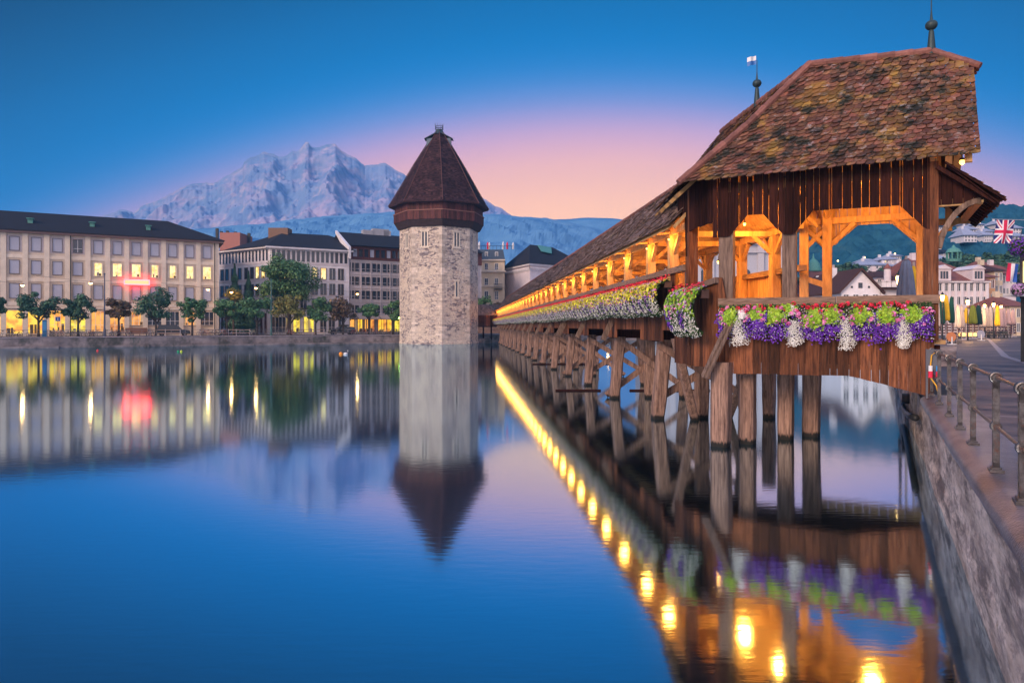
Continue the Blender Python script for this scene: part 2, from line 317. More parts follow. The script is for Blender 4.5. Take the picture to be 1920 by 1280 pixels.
for s in SS:
    for z in zs:
        k = noise.noise(Vector((s * .3, z * 1.6, 3))) * .025 + noise.noise(Vector((s * .9, z * 5, 3))) * .014 + (-.03 if z < .35 + .1 * noise.noise(Vector((s, 0, 0))) else 0)
        vs.append(Q.p(s, 1.065 + k, z))
fs = [(i * n + j, i * n + j + 1, (i + 1) * n + j + 1, (i + 1) * n + j) for i in range(len(SS) - 1) for j in range(n - 1)]
mb.add(vs, fs); mb.box(22, 172, 1.04, 1.2, -1, 1.6, fr=Q); local_frame(mb.build('wall_face', M['mortar'], qw, smooth=True), math.atan2(.884, .4675))

# terrain
TERR = {}
def terrain(name, tab, Y0, Yc, Y1, px0, px1, dpx, rows, amp, fscale, mt, pw=1.0, z0=1.4, bumps=0, top=.985, jag=0):
    def prof(px):
        for (a, b) in zip(tab, tab[1:]):
            if a[0] <= px <= b[0]:
                t = (px - a[0]) / (b[0] - a[0]); t = t * t * (3 - 2 * t) if jag == 0 else t
                return a[1] + (b[1] - a[1]) * t
        return tab[0][1] if px < tab[0][0] else tab[-1][1]
    nx = int((px1 - px0) / dpx) + 1; vs = []; fs = []
    Ys = [Y0 + (Yc - Y0) * i / rows for i in range(rows + 1)] + [Yc + (Y1 - Yc) * (i + 1) / 6 for i in range(6)]
    for Y in Ys:
        t = min(1, (Y - Y0) / (Yc - Y0))
        for i in range(nx):
            px = px0 + i * dpx; x = (px - 960) / F * Y
            H = (611 - prof(px)) / F * Yc + HC
            H += noise.noise(Vector((px * .06, 0, 7))) * jag + noise.noise(Vector((px * .19, 0, 9))) * jag * .6
            if Y <= Yc:
                q = Vector((x, Y, 0)) / fscale
                rg = 1 - abs(noise.noise(q)) * 2; rg2 = 1 - abs(noise.noise(q * 2.3 + Vector((5, 1, 2)))) * 2; rg3 = noise.noise(q * 6.5) + .6 * noise.noise(q * 14)
                h = z0 + (H - z0) * t ** pw + amp * (rg * .6 + rg2 * .3 + rg3 * .16 - .35) * min(1, 6 * (1 - t)) * min(1, 4 * t)
                if bumps: h += bumps * (abs(noise.noise(Vector((x, Y * .8, 0)) / 7.0)) * 1.6 + .7 * noise.noise(Vector((x, Y, 0)) / 3.1)) * min(1, t * 8)
                if t < .999: h = min(h, z0 + (H * (top if t > .7 else .97) * Y / Yc - z0) + (bumps * .6 if t > .7 else 0))
                h = max(h, z0)
            else:
                h = H * (1 - ((Y - Yc) / (Y1 - Yc)) ** 1.3)
            vs.append((x, Y, h))
    nr = len(Ys)
    for r in range(nr - 1):
        for i in range(nx - 1): fs.append((r * nx + i, r * nx + i + 1, (r + 1) * nx + i + 1, (r + 1) * nx + i))
    m = MB(); m.add(vs, fs); TERR[name] = (vs, fs); return tag(m.build(name, mt, smooth=(bumps == 0 and jag == 0)), kind='structure')
rock = mat('mountain_rock_haze_tint', (.17, .25, .44), (.42, .36, .50), rough=1, spec=0, nscale=.022, stretch=(1, .6, 1.6), thr=(.44, .58), detail=9, extra=[((.21, .30, .48), .010, (1, 1, 1), .44, .56, .7), ((.50, .42, .50), .045, (1, .7, .5), .56, .66, .8)])  # blue haze, shadow and pink light put into the rock colour
PIL = [(100, 425), (195, 404), (222, 395), (236, 393), (250, 399), (262, 388), (300, 374), (340, 352), (360, 344), (385, 343), (400, 344), (420, 333), (455, 313), (458, 304), (470, 294), (486, 291), (494, 285), (512, 288), (522, 294), (540, 292), (546, 284), (556, 283), (566, 276), (572, 267), (578, 266), (584, 276), (600, 276), (612, 271), (628, 270), (640, 281), (652, 290), (668, 297), (684, 311), (700, 309), (720, 305), (734, 313), (748, 322), (764, 330), (790, 345), (830, 352), (870, 362), (905, 372), (930, 386), (960, 404), (1000, 425), (1050, 440)]
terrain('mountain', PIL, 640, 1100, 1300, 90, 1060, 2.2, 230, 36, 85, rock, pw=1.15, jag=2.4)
forest = mat('forest_far_haze_tint', (.09, .22, .40), (.16, .32, .50), rough=1, spec=0, nscale=.03, extra=[((.22, .37, .50), .008, (1, 1, 1), .58, .70, .7)])  # blue of the distant air painted into the forest colour
FARH = [(900, 425), (1000, 413), (1060, 411), (1100, 408), (1140, 409), (1200, 415), (1300, 432), (1400, 450), (1700, 470)]
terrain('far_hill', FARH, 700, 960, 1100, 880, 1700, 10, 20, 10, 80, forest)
H1 = [(-500, 452), (100, 445), (350, 430), (480, 421), (560, 411), (620, 405), (700, 400), (760, 396), (800, 400), (860, 404), (905, 402), (935, 402), (955, 404), (980, 407), (1020, 409), (1060, 416), (1100, 424), (1140, 434), (1180, 441), (1260, 452), (1400, 470), (1600, 500)]
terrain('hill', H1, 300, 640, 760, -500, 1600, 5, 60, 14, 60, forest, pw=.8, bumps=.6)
RH = [(1380, 470), (1440, 440), (1500, 412), (1560, 396), (1620, 386), (1700, 381), (1800, 390), (1850, 386), (1890, 385), (1925, 389), (2000, 380), (2300, 400)]
forest2 = mat('forest_canopy_haze_tint', (.010, .055, .095), (.035, .13, .18), rough=1, spec=0, nscale=.12, detail=8, extra=[((.08, .15, .15), .03, (1, 1, 1), .56, .70, .6)])  # canopy green shifted to blue, haze mixed into the colour
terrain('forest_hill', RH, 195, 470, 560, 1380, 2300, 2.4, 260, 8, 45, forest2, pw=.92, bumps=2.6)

# haze
mb = MB(); mb.box(-1950, 1950, -320, 1420, -2.5, 318)
hz = mb.build('haze', []); tag(hz, kind='stuff')
m = bpy.data.materials.new('haze_air'); m.use_nodes = True; m.node_tree.nodes.clear()
v = m.node_tree.nodes.new('ShaderNodeVolumePrincipled'); v.inputs['Color'].default_value = (.13, .52, 1, 1); v.inputs['Density'].default_value = .00038; v.inputs['Anisotropy'].default_value = 0.0
o_ = m.node_tree.nodes.new('ShaderNodeOutputMaterial'); m.node_tree.links.new(v.outputs[0], o_.inputs['Volume'])
hz.data.materials.clear(); hz.data.materials.append(m)

# ================================================================ LEFT BANK
bw = empty('bank_wall', B.p(-20, 0, 0), 'long low stone embankment wall with dark stains at the left river edge', 'wall')
mb = MB(); mb.box(-140, 82, -.12, .45, -1, ZB - .10, fr=B); mb.build('wall_face', M['bankwall'], bw)
mb = MB()
s = -140
while s < 82:
    e = min(82, s + 2.4); mb.box(s + .01, e - .01, -.22, .5, ZB - .10, ZB + .03, fr=B); s = e
mb.build('coping', mat('bank_coping', (.22, .18, .19), (.34, .28, .28), var=.15, nscale=1), bw)
mb = MB(); s = -140
while s < 82:
    L_ = ru(3, 7); e = min(82, s + L_)
    if rnd() < .88: mb.box(s, e - .04, -ru(.75, .95), -.125, -1, ru(.20, .36), fr=B)
    s = e
mb.build('water_ledge', M['bankwall'], bw)
mb = MB(); mb.box(-140, 82, .5, 2.6, ZB + .004, ZB + .012, fr=B); tag(mb.build('bank_pavement', plain('bank_paving', (.30, .22, .19), .8)), kind='structure')
mb = MB(); mb.box(-140, 82, 4.2, 10.5, ZB + .004, ZB + .010, fr=B); tag(mb.build('bank_road', M['asphalt']), kind='structure')
mb = MB(); mb.add([(-1300, 150, 0)], []); 
mb = MB(); mb.box(22, 86, -.3, .4, -1, 1.6, fr=Fr((0, 150), (1, 0), (0, 1))); tag(mb.build('far_embankment_wall', M['bankwall']), 'low stone embankment seen under the bridge far across the river', 'wall')
br = empty('bank_railing', B.p(0, .6, ZB), 'thin grey metal railing along the top of the left embankment', 'railing')
mb = MB(); rm = plain('rail_grey', (.22, .19, .18), .5, .5)
for z in (.55, 1.02): mb.tube([B.p(-80, .6, ZB + z), B.p(40, .6, ZB + z)], .025, 6)
mb.build('rail', rm, br)
for i in range(60):
    mb = MB(); mb.box(-80 + i * 2 - .025, -80 + i * 2 + .025, .575, .625, ZB, ZB + 1.05, fr=B); mb.build('post', rm, br)

def window(parent, fr, s0, s1, z0, z1, pane, fm, d=0.0, mull=1, trans=0, sill=True, fw=.07, name='window', proud=.09):
    """frame (part) > pane (sub-part)"""
    mb = MB(); a, b = min(s0, s1), max(s0, s1)
    mb.box(a - fw, a, d - .02, d + proud, z0 - fw, z1 + fw, fr=fr); mb.box(b, b + fw, d - .02, d + proud, z0 - fw, z1 + fw, fr=fr)
    mb.box(a, b, d - .02, d + proud, z1, z1 + fw, fr=fr); mb.box(a, b, d - .02, d + proud * (1.7 if sill else 1), z0 - fw, z0, fr=fr)
    w = mb.build(name, fm, parent)
    mb = MB(); mb.box(a, b, d - .015, d + .012, z0, z1, 0, fr)
    for i in range(mull):
        c = a + (b - a) * (i + 1) / (mull + 1); mb.box(c - .03, c + .03, d, d + .04, z0, z1, 1, fr)
    for i in range(trans):
        c = z0 + (z1 - z0) * (.3 if trans == 1 else (i + 1) / (trans + 1)); mb.box(a, b, d, d + .036, c - .025, c + .025, 1, fr)
    if pane.name.startswith('lit'):                        # things standing inside behind the glass
        n = 1 + int(rnd() * 3); big = (b - a) > 1.6
        for q in range(n):
            x = ru(a + .05, b - .35); wd = ru(.15, .5 if big else .35); mb.box(x, min(b - .02, x + wd), d, d + .018, z0 + .02, z0 + (z1 - z0) * ru(.10, .30 if not big else .42), 2, fr)
        if rnd() < .5: k = ru(.08, .2); mb.box(a, a + (b - a) * k, d, d + .016, z0, z1, 3, fr); mb.box(b - (b - a) * k, b, d, d + .016, z0, z1, 3, fr)
    mats = [pane, M['wfr']] + ([M['desk'], M['curtain']] if pane.name.startswith('lit') else [])
    p = mb.build('pane', mats, w)
    return w

# --- long beige office block
b1 = Fr((-52.4, 122), (-.88, -.474), (.474, -.88))
bl = empty('office_building', b1.p(20, -7, ZB), 'long beige office block with dark hipped roof and red neon sign on the left bank', 'building')
EZ = 18.35; L1 = 62
mb = MB(); mb.box(0, L1, -15, 0, ZB, EZ - .1, fr=b1); mb.build('wall', M['beige'], bl)
rf = MB(); e = .9
c = [b1.p(-e, e, EZ), b1.p(L1 + e, e, EZ), b1.p(L1 + e, -15 - e, EZ), b1.p(-e, -15 - e, EZ)]; r0 = b1.p(8, -7.5, 22.3); r1 = b1.p(L1 - 8, -7.5, 22.3)
rf.add([*c, r0, r1, *[q - Vector((0, 0, .12)) for q in c]], [(0, 1, 5, 4), (1, 2, 5), (2, 3, 4, 5), (3, 0, 4), (6, 7, 1, 0), (7, 8, 2, 1), (8, 9, 3, 2), (9, 6, 0, 3), (9, 8, 7, 6)])
roof = rf.build('roof', M['slate'], bl)
mb = MB(); mb.box(-.75, L1 + .7, -15.7, .75, EZ - .5, EZ - .125, fr=b1); mb.build('cornice', mat('cornice_brown', (.16, .10, .09), namt=.1), bl)
for px in (57, 173, 278):                                   # little green vents on the roof
    s_ = s_at(b1, px, -2.5); mb = MB(); mb.box(s_ - .35, s_ + .35, -3.0, -2.2, 19.6, 20.5, fr=b1); mb.box(s_ - .5, s_ + .5, -3.1, -1.9, 20.5, 20.62, fr=b1)
    v_ = mb.build('roof_vent', M['verdigris'], roof)
cols = [27, 68, 107.8, 145.8, 184, 220, 255.5, 290, 323.6, 355.8, 388]
ss = [s_at(b1, x) for x in cols]; step = (ss[0] - ss[-1]) / 10
while ss[0] + step < L1 - 1: ss.insert(0, ss[0] + step); cols.insert(0, -99)
rows = [(15.15, 17.25), (11.45, 13.55), (7.6, 9.85)]
pl = MB()
edges = [(ss[i] + ss[i + 1]) / 2 for i in range(len(ss) - 1)] + [ss[-1] - step / 2, ss[0] + step / 2]
for q in edges: pl.box(q - .36, q + .36, 0, .22, ZB, EZ - .5, fr=b1)
pl.box(0, .45, 0, .24, ZB, EZ - .5, fr=b1)
for z in (14.2, 10.55, 6.7): pl.box(.2, L1, .002, .12, z - .28, z + .28, fr=b1)
pl.box(0, L1, .004, .3, 5.95, 6.25, fr=b1)
pl.build('pilasters', M['beige2'], bl)
pnl = MB()
for i, s_ in enumerate(ss):
    for (z0, z1) in rows[:1]: pnl.box(s_ - 1.0, s_ + 1.0, .003, .03, z0 - .25, z1 + .3, fr=b1)
pnl.build('panels', M['grey_wall'], bl)
for i, s_ in enumerate(ss):
    j = i - (len(ss) - 11)
    for k, (z0, z1) in enumerate(rows):
        pane = M['shutter']; mu = 0; tr = 0
        if k == 1 and j >= 4: pane = M['lit']; mu = 1; tr = 1
        if k == 0 and j == 3: pane = M['glass']; mu = 1; tr = 1
        window(bl, b1, s_ - .62, s_ + .62, z0, z1, pane, M['darkfr'] if pane != M['lit'] else M['frame'], .03, mu, tr)
    # ground floor shop windows
    if j <= 1: pane, z0, z1, w = M['lit_y'], 1.9, 5.6, 1.5
    elif j == 2: pane, z0, z1, w = M['lit_y'], 2.4, 5.6, 1.1
    elif j == 3: pane, z0, z1, w = M['lit_g'], 2.3, 5.3, 1.1
    elif j in (4, 5): pane, z0, z1, w = M['lit_o'], 2.3, 5.6, 1.1
    elif j == 6: pane, z0, z1, w = M['lit_o'], 3.3, 5.6, 1.1
    else: pane, z0, z1, w = (M['glass'] if j not in (9, ) else M['lit_o']), 3.3, 5.6, 1.1
    window(bl, b1, s_ - w, s_ + w, z0, z1, pane, M['frame'], .02, 2 if j > 1 else 0, 1 if j > 1 else 0, name='shop_window')
for s_ in (.7, 22.3, 44):
    mb = MB(); mb.tube([b1.p(s_, .36, ZB), b1.p(s_, .36, EZ - .5)], .07, 6); mb.build('downpipe', M['dark_iron'], bl)
ns = empty('neon_sign', b1.p(s_at(b1, 256), .5, 10.2), 'glowing red neon outline sign with a pale panel on the beige office facade', 'sign')
sa, sb = s_at(b1, 281, .4), s_at(b1, 232, .4); zt, zb_ = z_at(b1, 256, 524, .4), z_at(b1, 256, 534, .4)
mb = MB(); mb.box(sa + .2, sb - .2, .15, .50, zb_ + .18, zt - .18, fr=b1); mb.build('panel', M['neon_in'], ns)
mb = MB()
for (a, b, c_, d_) in ((sa, sb, zt - .16, zt), (sa, sb, zb_, zb_ + .16), (sa, sa + .16, zb_ + .165, zt - .165), (sb - .16, sb, zb_ + .165, zt - .165)): mb.box(a, b, .2, .55, c_, d_, fr=b1)
mb.build('neon_frame', M['neon'], ns)

# --- salmon rooftop block behind
fb = Fr((-70, 168), (1, 0), (0, -1))
t_ = empty('rooftop_block', fb.p(0, -4, ZB), 'salmon coloured block with roof pipes behind the dark roofs', 'building')
mb = MB(); x0 = (412 - 960) / F * 168 + 70; x1 = (450 - 960) / F * 168 + 70; mb.box(x0, x1, -8, 0, ZB, HC + (611 - 436) / F * 168, fr=fb); mb.build('wall', mat('salmon_wall', (.42, .17, .13), namt=.1), t_)
for k, (px, h) in enumerate(((395, 3), (403, 1.8), (415, 2.0), (422, 1.2), (430, 1.6), (456, 1))):
    x = (px - 960) / F * 168 + 70; zt = HC + (611 - 438) / F * 168; mb = MB(); mb.box(x - .3, x + .3, -4, -3.4, zt - 3, zt + h * .6, fr=fb); mb.build('roof_pipe', M['dark_iron'], t_)

# --- white corner building
f2 = Fr((-46.1, 130), (.868, .497), (.497, -.868)); f2l = Fr((-46.1, 130), (-.822, .57), (-.57, -.822))
E2 = 18.3
wb = empty('corner_building', (-46, 138, ZB), 'white corner building with dark roof and tall attic windows behind the big tree', 'building')
A = f2.p(0, 0, 0); Bq = f2.p(15.3, 0, 0); Cq = f2l.p(24, 0, 0); Dq = f2.p(15.3, -20, 0); Eq = Dq + (Cq - A) * .6
base = [A, Bq, Dq, Eq, Cq]
mb = MB(); mb.poly([(q.x, q.y, ZB) for q in base][::-1], (0, 0, E2 - ZB - .25)); mb.build('wall', M['white_wall'], wb)
mb = MB(); mb.box(-.9, 15.9, -6, .9, E2 - .32, E2, fr=f2); mb.box(-.2, 24, -6, .85, E2 - .33, E2 - .004, fr=f2l); mb.build('eaves', M['white_wall'], wb)
mb = MB(); R1 = P(530, 434, 141); R2 = P(615, 438, 146.5); R3 = P(405, 468, 152)
e0, e1, e2 = f2.p(-.9, .95, E2 + .01), f2.p(15.9, .95, E2 + .01), f2l.p(24, .9, E2 + .01); R1.z = 22.4; R2.z = 22.6; R3.z = 19.5
bk = Vector((-20, 175, E2)); mb.add([e0, e1, R2, R1, e2, bk, Vector((-60, 175, E2)), R3], [(0, 1, 2, 3), (0, 3, 7, 4), (3, 2, 5, 6), (7, 3, 6), (1, 5, 2)]); mb.build('roof', M['slate'], wb)
mb = MB(); q = P(520, 436, 141); mb.box(q.x - 1.6, q.x + 2.4, 140.2, 143, 20.5, 23.3); mb.build('chimney', plain('tan_chimney', (.22, .13, .09), .9), wb)
for i in range(16):
    a = .35 + i * .93; window(wb, f2, a, a + .62, 15.65, 17.75, M['glass'], M['white_wall'], .02, 0, 0, False, .08)
for i in range(19):
    a = .5 + i * 1.1; window(wb, f2l, a, a + .62, 15.65, 17.75, M['glass'], M['white_wall'], .02, 0, 0, False, .08)
for px, l2 in ((520, 0), (537, 1), (553, 1), (569, 1), (590, 1), (606.5, 1), (623, 0), (639, 0)):
    s_ = s_at(f2, px); window(wb, f2, s_ - .52, s_ + .52, 12.4, 14.55, M['lit'] if l2 else M['glass'], M['darkfr'], .02, 1)
    window(wb, f2, s_ - .52, s_ + .52, 9.35, 11.5, M['glass'], M['darkfr'], .02, 1)
    window(wb, f2, s_ - .52, s_ + .52, 6.4, 8.45, M['glass'], M['darkfr'], .02, 1)
for px, l2 in ((417, 0), (426, 0), (437, 0), (450, 0), (462, 0), (473, 0), (483, 1), (494, 1)):
    s_ = s_at(f2l, px); window(wb, f2l, s_ - .5, s_ + .5, 12.4, 14.55, M['lit'] if l2 else M['glass'], M['darkfr'], .02, 0)
    window(wb, f2l, s_ - .5, s_ + .5, 9.1, 11.2, M['glass'], M['darkfr'], .02, 0)
for px, pm in ((516, 'glass'), (529, 'glass'), (542, 'lit_g'), (556, 'lit_g'), (574, 'lit_g'), (582, 'lit_g'), (606, 'glass'), (622, 'glass'), (640, 'glass')):
    s_ = s_at(f2, px); window(wb, f2, s_ - .6, s_ + .6, 2.0, 4.9, M[pm], M['frame'], .02, 1, 1, name='shop_window')
mb = MB()
for i in range(14): mb.box(1 + i * 1.3, 1.5 + i * 1.3, 0.01, .14, 1.8, 5.6, fr=f2l)
mb.build('cladding', M['redwood'], wb)
mb = MB()
for z in (15.2, 11.95, 8.95, 5.6): mb.box(.1, 15.25, .003, .08, z, z + .14, fr=f2); mb.box(.1, 24, .003, .08, z, z + .14, fr=f2l)
mb.build('string_course', M['pink_white'], wb)
# --- grey building
f3 = Fr((f2.p(15.4, 0, 0).x, f2.p(15.4, 0, 0).y), (.868, .497), (.497, -.868)); E3 = 19.6
gb = empty('grey_building', f3.p(14, -8, ZB), 'grey office building with red brown attic band and dark roof beside the stone tower', 'building')
mb = MB(); mb.box(.05, 30, -14, -.3, ZB, 16.65, fr=f3); mb.build('wall', M['grey_wall'], gb)
mb = MB(); mb.box(.25, 30, -13.5, -.1, 16.66, E3 - .25, fr=f3); at_ = mb.build('attic_band', M['redwood'], gb)
for i in range(24):
    a = .7 + i * 1.18; window(gb, f3, a, a + .85, 17.2, 18.75, M['glass'] if i % 3 else M['shutter'], M['redwood'], -.08, 0, 0, False, .06)
mb = MB(); a = [f3.p(0, .6, E3 - .2), f3.p(30, .6, E3 - .2), f3.p(30, -9, 23.2), f3.p(0, -9, 23.2), f3.p(30, -18, E3 - .2), f3.p(0, -18, E3 - .2)]
mb.add(a, [(0, 1, 2, 3), (3, 2, 4, 5), (0, 3, 5), (1, 4, 2)]); gr_ = mb.build('roof', M['slate'], gb)
mb = MB(); a = [f3.p(-.02, 1.0, E3 - .6), f3.p(-.02, -9.0, 23.45), f3.p(-.02, -9.0, 22.9), f3.p(-.02, 1.0, 16.6), ]; mb.poly(a, (f3.u * -.45)[:]); mb.build('firewall', M['white_wall'], gb)
for px0 in (655.5, 676, 697, 716.5, 735.5, 754, 772):
    for dx in (0, 9.3):
        s_ = s_at(f3, px0 + 4.5 + dx, -.3)
        for (z0, z1) in ((14.3, 15.9), (11.55, 13.1), (8.7, 10.3), (5.9, 7.3)):
            window(gb, f3, s_ - .36, s_ + .36, z0, z1, M['glass'], M['darkfr'], -.28, 0, 1, False, .06)
mb = MB()
for i in range(15): mb.box(.3 + i * 2.05, .5 + i * 2.05, -.3, -.18, 5.2, 16.6, fr=f3)
for z in (16.3, 13.6, 10.8, 8.0, 5.2): mb.box(.1, 30, -.3, -.20, z, z + .25, fr=f3)
mb.build('wall_ribs', M['grey_wall'], gb)
for px, pm, w in ((662, 'lit_o', .9), (673, 'lit_y', .9), (681, 'lit_y', .7), (688, 'lit_o', .6), (698, 'lit_o', .5), (714, 'lit_y', .6), (722, 'lit_o', .8), (730, 'lit_y', .6), (745, 'lit_g', .6)):
    s_ = s_at(f3, px, -.3); window(gb, f3, s_ - w, s_ + w, 2.0, 4.5, M[pm], M['redwood'], -.28, 0, 0, name='shop_window')
mb = MB()
for px0, px1 in ((668, 708), (710, 738)):
    s0, s1 = s_at(f3, px0), s_at(f3, px1); mb.add([f3.p(s0, -.2, 5.3), f3.p(s1, -.2, 5.3), f3.p(s1, 1.8, 4.7), f3.p(s0, 1.8, 4.7), f3.p(s0, 1.8, 4.45), f3.p(s1, 1.8, 4.45)], [(0, 1, 2, 3), (3, 2, 5, 4)])
mb.build('awning', mat('awning_cloth', (.62, .42, .30), namt=.1), gb)
mb = MB(); 
for (px, w, h) in ((690, 1.2, .6), (713, 1.8, 1.0), (725, .8, .7)):
    s_ = s_at(f3, px, -9); mb.box(s_ - w, s_ + w, -10, -8.5, 23.0, 23.4 + h, fr=f3)
o_ = mb.build('rooftop_unit', plain('rooftop_grey', (.4, .38, .4)), gb)

# --- cream hotel with mansard, right of the tower
f4 = Fr((-8.6, 165), (1, 0), (0, -1))
def X4(px, Y=165): return (px - 960) / F * Y + 8.6
def Z4(py, Y=165): return HC + (611 - py) / F * Y
ch = empty('cream_building', f4.p(3, -5, ZB), 'narrow cream townhouse with blue grey mansard and balcony between tower and theatre', 'building')
mb = MB(); mb.box(X4(870), X4(946), -12, 0, ZB, Z4(487), fr=f4); mb.build('wall', M['cream'], ch)
mb = MB(); a0, a1, z0, z1 = X4(869), X4(947), Z4(487), Z4(467)
mb.add([f4.p(a0, .2, z0), f4.p(a1, .2, z0), f4.p(a1 - .5, -1, z1), f4.p(a0 + .5, -1, z1), f4.p(a0, -12, z0), f4.p(a1, -12, z0), f4.p(a1 - .5, -11, z1), f4.p(a0 + .5, -11, z1)], [(0, 1, 2, 3), (1, 5, 6, 2), (5, 4, 7, 6), (4, 0, 3, 7), (3, 2, 6, 7)]); mb.build('mansard_roof', plain('mansard_blue', (.05, .07, .10), .6), ch)
mb = MB(); mb.box(a0, a1, -.2, .5, Z4(489), Z4(486.5), fr=f4); mb.box(a0, X4(949), -.2, .7, Z4(510), Z4(507.5), fr=f4); mb.box(a0, a1, -.2, .3, Z4(538), Z4(536.5), fr=f4); mb.build('cornice', M['beige2'], ch)
for px in (897, 912, 931):
    window(ch, f4, X4(px - 2.6), X4(px + 2.6), Z4(507) + .25, Z4(494), M['glass'], M['wfr'], 0, 1, 1)
    window(ch, f4, X4(px - 2.8), X4(px + 2.8), Z4(534), Z4(522), M['glass'], M['wfr'], 0, 1, 1)
    window(ch, f4, X4(px - 3), X4(px + 3), Z4(561), Z4(546), M['glass'], M['wfr'], 0, 1, 1)
    window(ch, f4, X4(px - 2), X4(px + 2), Z4(486), Z4(473), M['glass'], M['wfr'], -.3, 1, 0, False, .12, 'dormer_window')
mb = MB(); mb.box(X4(926), X4(942), 0, 1.3, Z4(543), Z4(541.5), fr=f4)
for i in range(9): mb.tube([f4.p(X4(926) + .1 + i * .24, 1.25, Z4(541.5)), f4.p(X4(926) + .1 + i * .24, 1.25, Z4(533))], .03, 5)
mb.tube([f4.p(X4(926), 1.25, Z4(533)), f4.p(X4(942), 1.25, Z4(533))], .05, 5); mb.build('balcony', M['dark_iron'], ch)
mb = MB()
for px in range(896, 962, 7): mb.tube([f4.p(X4(px), -1, Z4(467)), f4.p(X4(px), -1, Z4(460))], .04, 5)
mb.tube([f4.p(X4(894), -1, Z4(460)), f4.p(X4(962), -1, Z4(460))], .05, 5); mb.build('roof_railing', M['dark_iron'], ch)
for k, px in enumerate((898, 914, 917, 943, 951, 962)):
    mb = MB(); mb.tube([f4.p(X4(px), -1.5, Z4(466)), f4.p(X4(px), -1.5, Z4(456)), f4.p(X4(px) + .05, -1.5, Z4(451 + k % 3))], [.22, .26, .06], 7)
    fl = mb.build('folded_banner', [M['wfr'], M['red_fl']][k in (1, 4)], ch)
# --- theatre
th = empty('theatre_building', (6, 175, ZB), 'pale windowless theatre with dark hipped roof and green skylight behind the bridge', 'building')
Ce = P(994, 494, 158); Le = P(944, 499, 174); Re = P(1105, 502, 171)
for q in (Ce, Le, Re): q.z = 17.6
Bk = Le + Re - Ce; Bk.z = 17.6
mb = MB(); mb.poly([(q.x, q.y, ZB) for q in (Ce, Re, Bk, Le)], (0, 0, 17.2 - ZB)); mb.build('wall', M['pink_white'], th)
cc = (Ce + Re + Bk + Le) / 4
def ex(q, k): return Vector((cc.x + (q.x - cc.x) * k, cc.y + (q.y - cc.y) * k, q.z))
mb = MB(); mb.poly([(q.x, q.y, 17.2) for q in (ex(Ce, 1.05), ex(Re, 1.05), ex(Bk, 1.05), ex(Le, 1.05))], (0, 0, .4)); mb.poly([(q.x, q.y, 16.1) for q in (ex(Ce, 1.02), ex(Re, 1.02), ex(Bk, 1.02), ex(Le, 1.02))], (0, 0, .3)); mb.poly([(q.x, q.y, 9.2) for q in (ex(Ce, 1.015), ex(Re, 1.015), ex(Bk, 1.015), ex(Le, 1.015))], (0, 0, .35))
for i in range(60):
    a = ex(Ce, 1.03); b = ex(Re, 1.03); q = a + (b - a) * (i / 60); mb.box(q.x - .1, q.x + .1, q.y - .1, q.y + .1, 16.4, 16.8)
    b = ex(Le, 1.03); q = a + (b - a) * (i / 40) if i < 40 else None
    if q: mb.box(q.x - .1, q.x + .1, q.y - .1, q.y + .1, 16.4, 16.8)
mb.build('cornice', M['white_wall'], th)
A1 = P(994, 457, 170); A2 = P(1036, 459, 176); A1.z = A2.z = 23.4
mb = MB(); mb.add([ex(Ce, 1.07), ex(Re, 1.07), ex(Bk, 1.07), ex(Le, 1.07), A1, A2], [(0, 1, 5, 4), (1, 2, 5), (2, 3, 4, 5), (3, 0, 4), (0, 3, 2, 1)]); rt = mb.build('roof', M['slate'], th)
mb = MB(); n_ = (ex(Re, 1.07) - ex(Ce, 1.07)).cross(A1 - ex(Ce, 1.07)).normalized()
if n_.z < 0: n_ = -n_
def rp(u, v): return (ex(Ce, 1.07) * (1 - u) + ex(Re, 1.07) * u) * (1 - v) + (A1 * (1 - u) + A2 * u) * v
mb.poly([rp(.28, .62) + n_ * .25, rp(.52, .55) + n_ * .25, rp(.78, .90) + n_ * .25, rp(.28, .95) + n_ * .25], (n_ * .12)[:]); s_ = mb.build('skylight', M['verdigris'], rt)

# --- church-like pale facade seen through the bridge
cf = empty('church_building', (47, 152, ZB), 'pale grey church wall with pilasters and tall arched windows behind the bridge', 'building')
f5 = Fr((30, 154), (1, 0), (0, -1)); mb = MB(); mb.box(0, 32, -12, 0, ZB, 24, fr=f5); mb.build('wall', plain('church_grey', (.46, .45, .50), .9), cf)
mb = MB()
for x in (0.4, 6.2, 11.8, 14.8, 20.2, 26, 31): mb.box(x - .7, x + .7, 0, .5, ZB, 23, fr=f5)
mb.box(0, 32, .002, .9, 21.5, 22.1, fr=f5); mb.box(0, 32, .002, .7, 19.6, 19.9, fr=f5); mb.build('pilasters', plain('church_trim', (.52, .48, .50), .9), cf)
for x in (3.3, 9, 13.3, 17.5, 23, 28.5):
    mb = MB(); pts = [f5.p(x - .75, .03, 9), f5.p(x + .75, .03, 9), f5.p(x + .75, .03, 15)] + [f5.p(x + .75 * math.cos(t * math.pi / 8), .03, 15 + .9 * math.sin(t * math.pi / 8)) for t in range(1, 8)] + [f5.p(x - .75, .03, 15)]
    mb.poly(pts, (0, -.06, 0)); mb.build('arched_window', M['glass'], cf)
mb = MB(); mb.add([f5.p(-1, 1, 24), f5.p(33, 1, 24), f5.p(33, -6, 28), f5.p(-1, -6, 28), f5.p(-1, -13, 24), f5.p(33, -13, 24)], [(0, 1, 2, 3), (3, 2, 5, 4), (0, 3, 4), (1, 5, 2)]); mb.build('roof', M['slate'], cf)
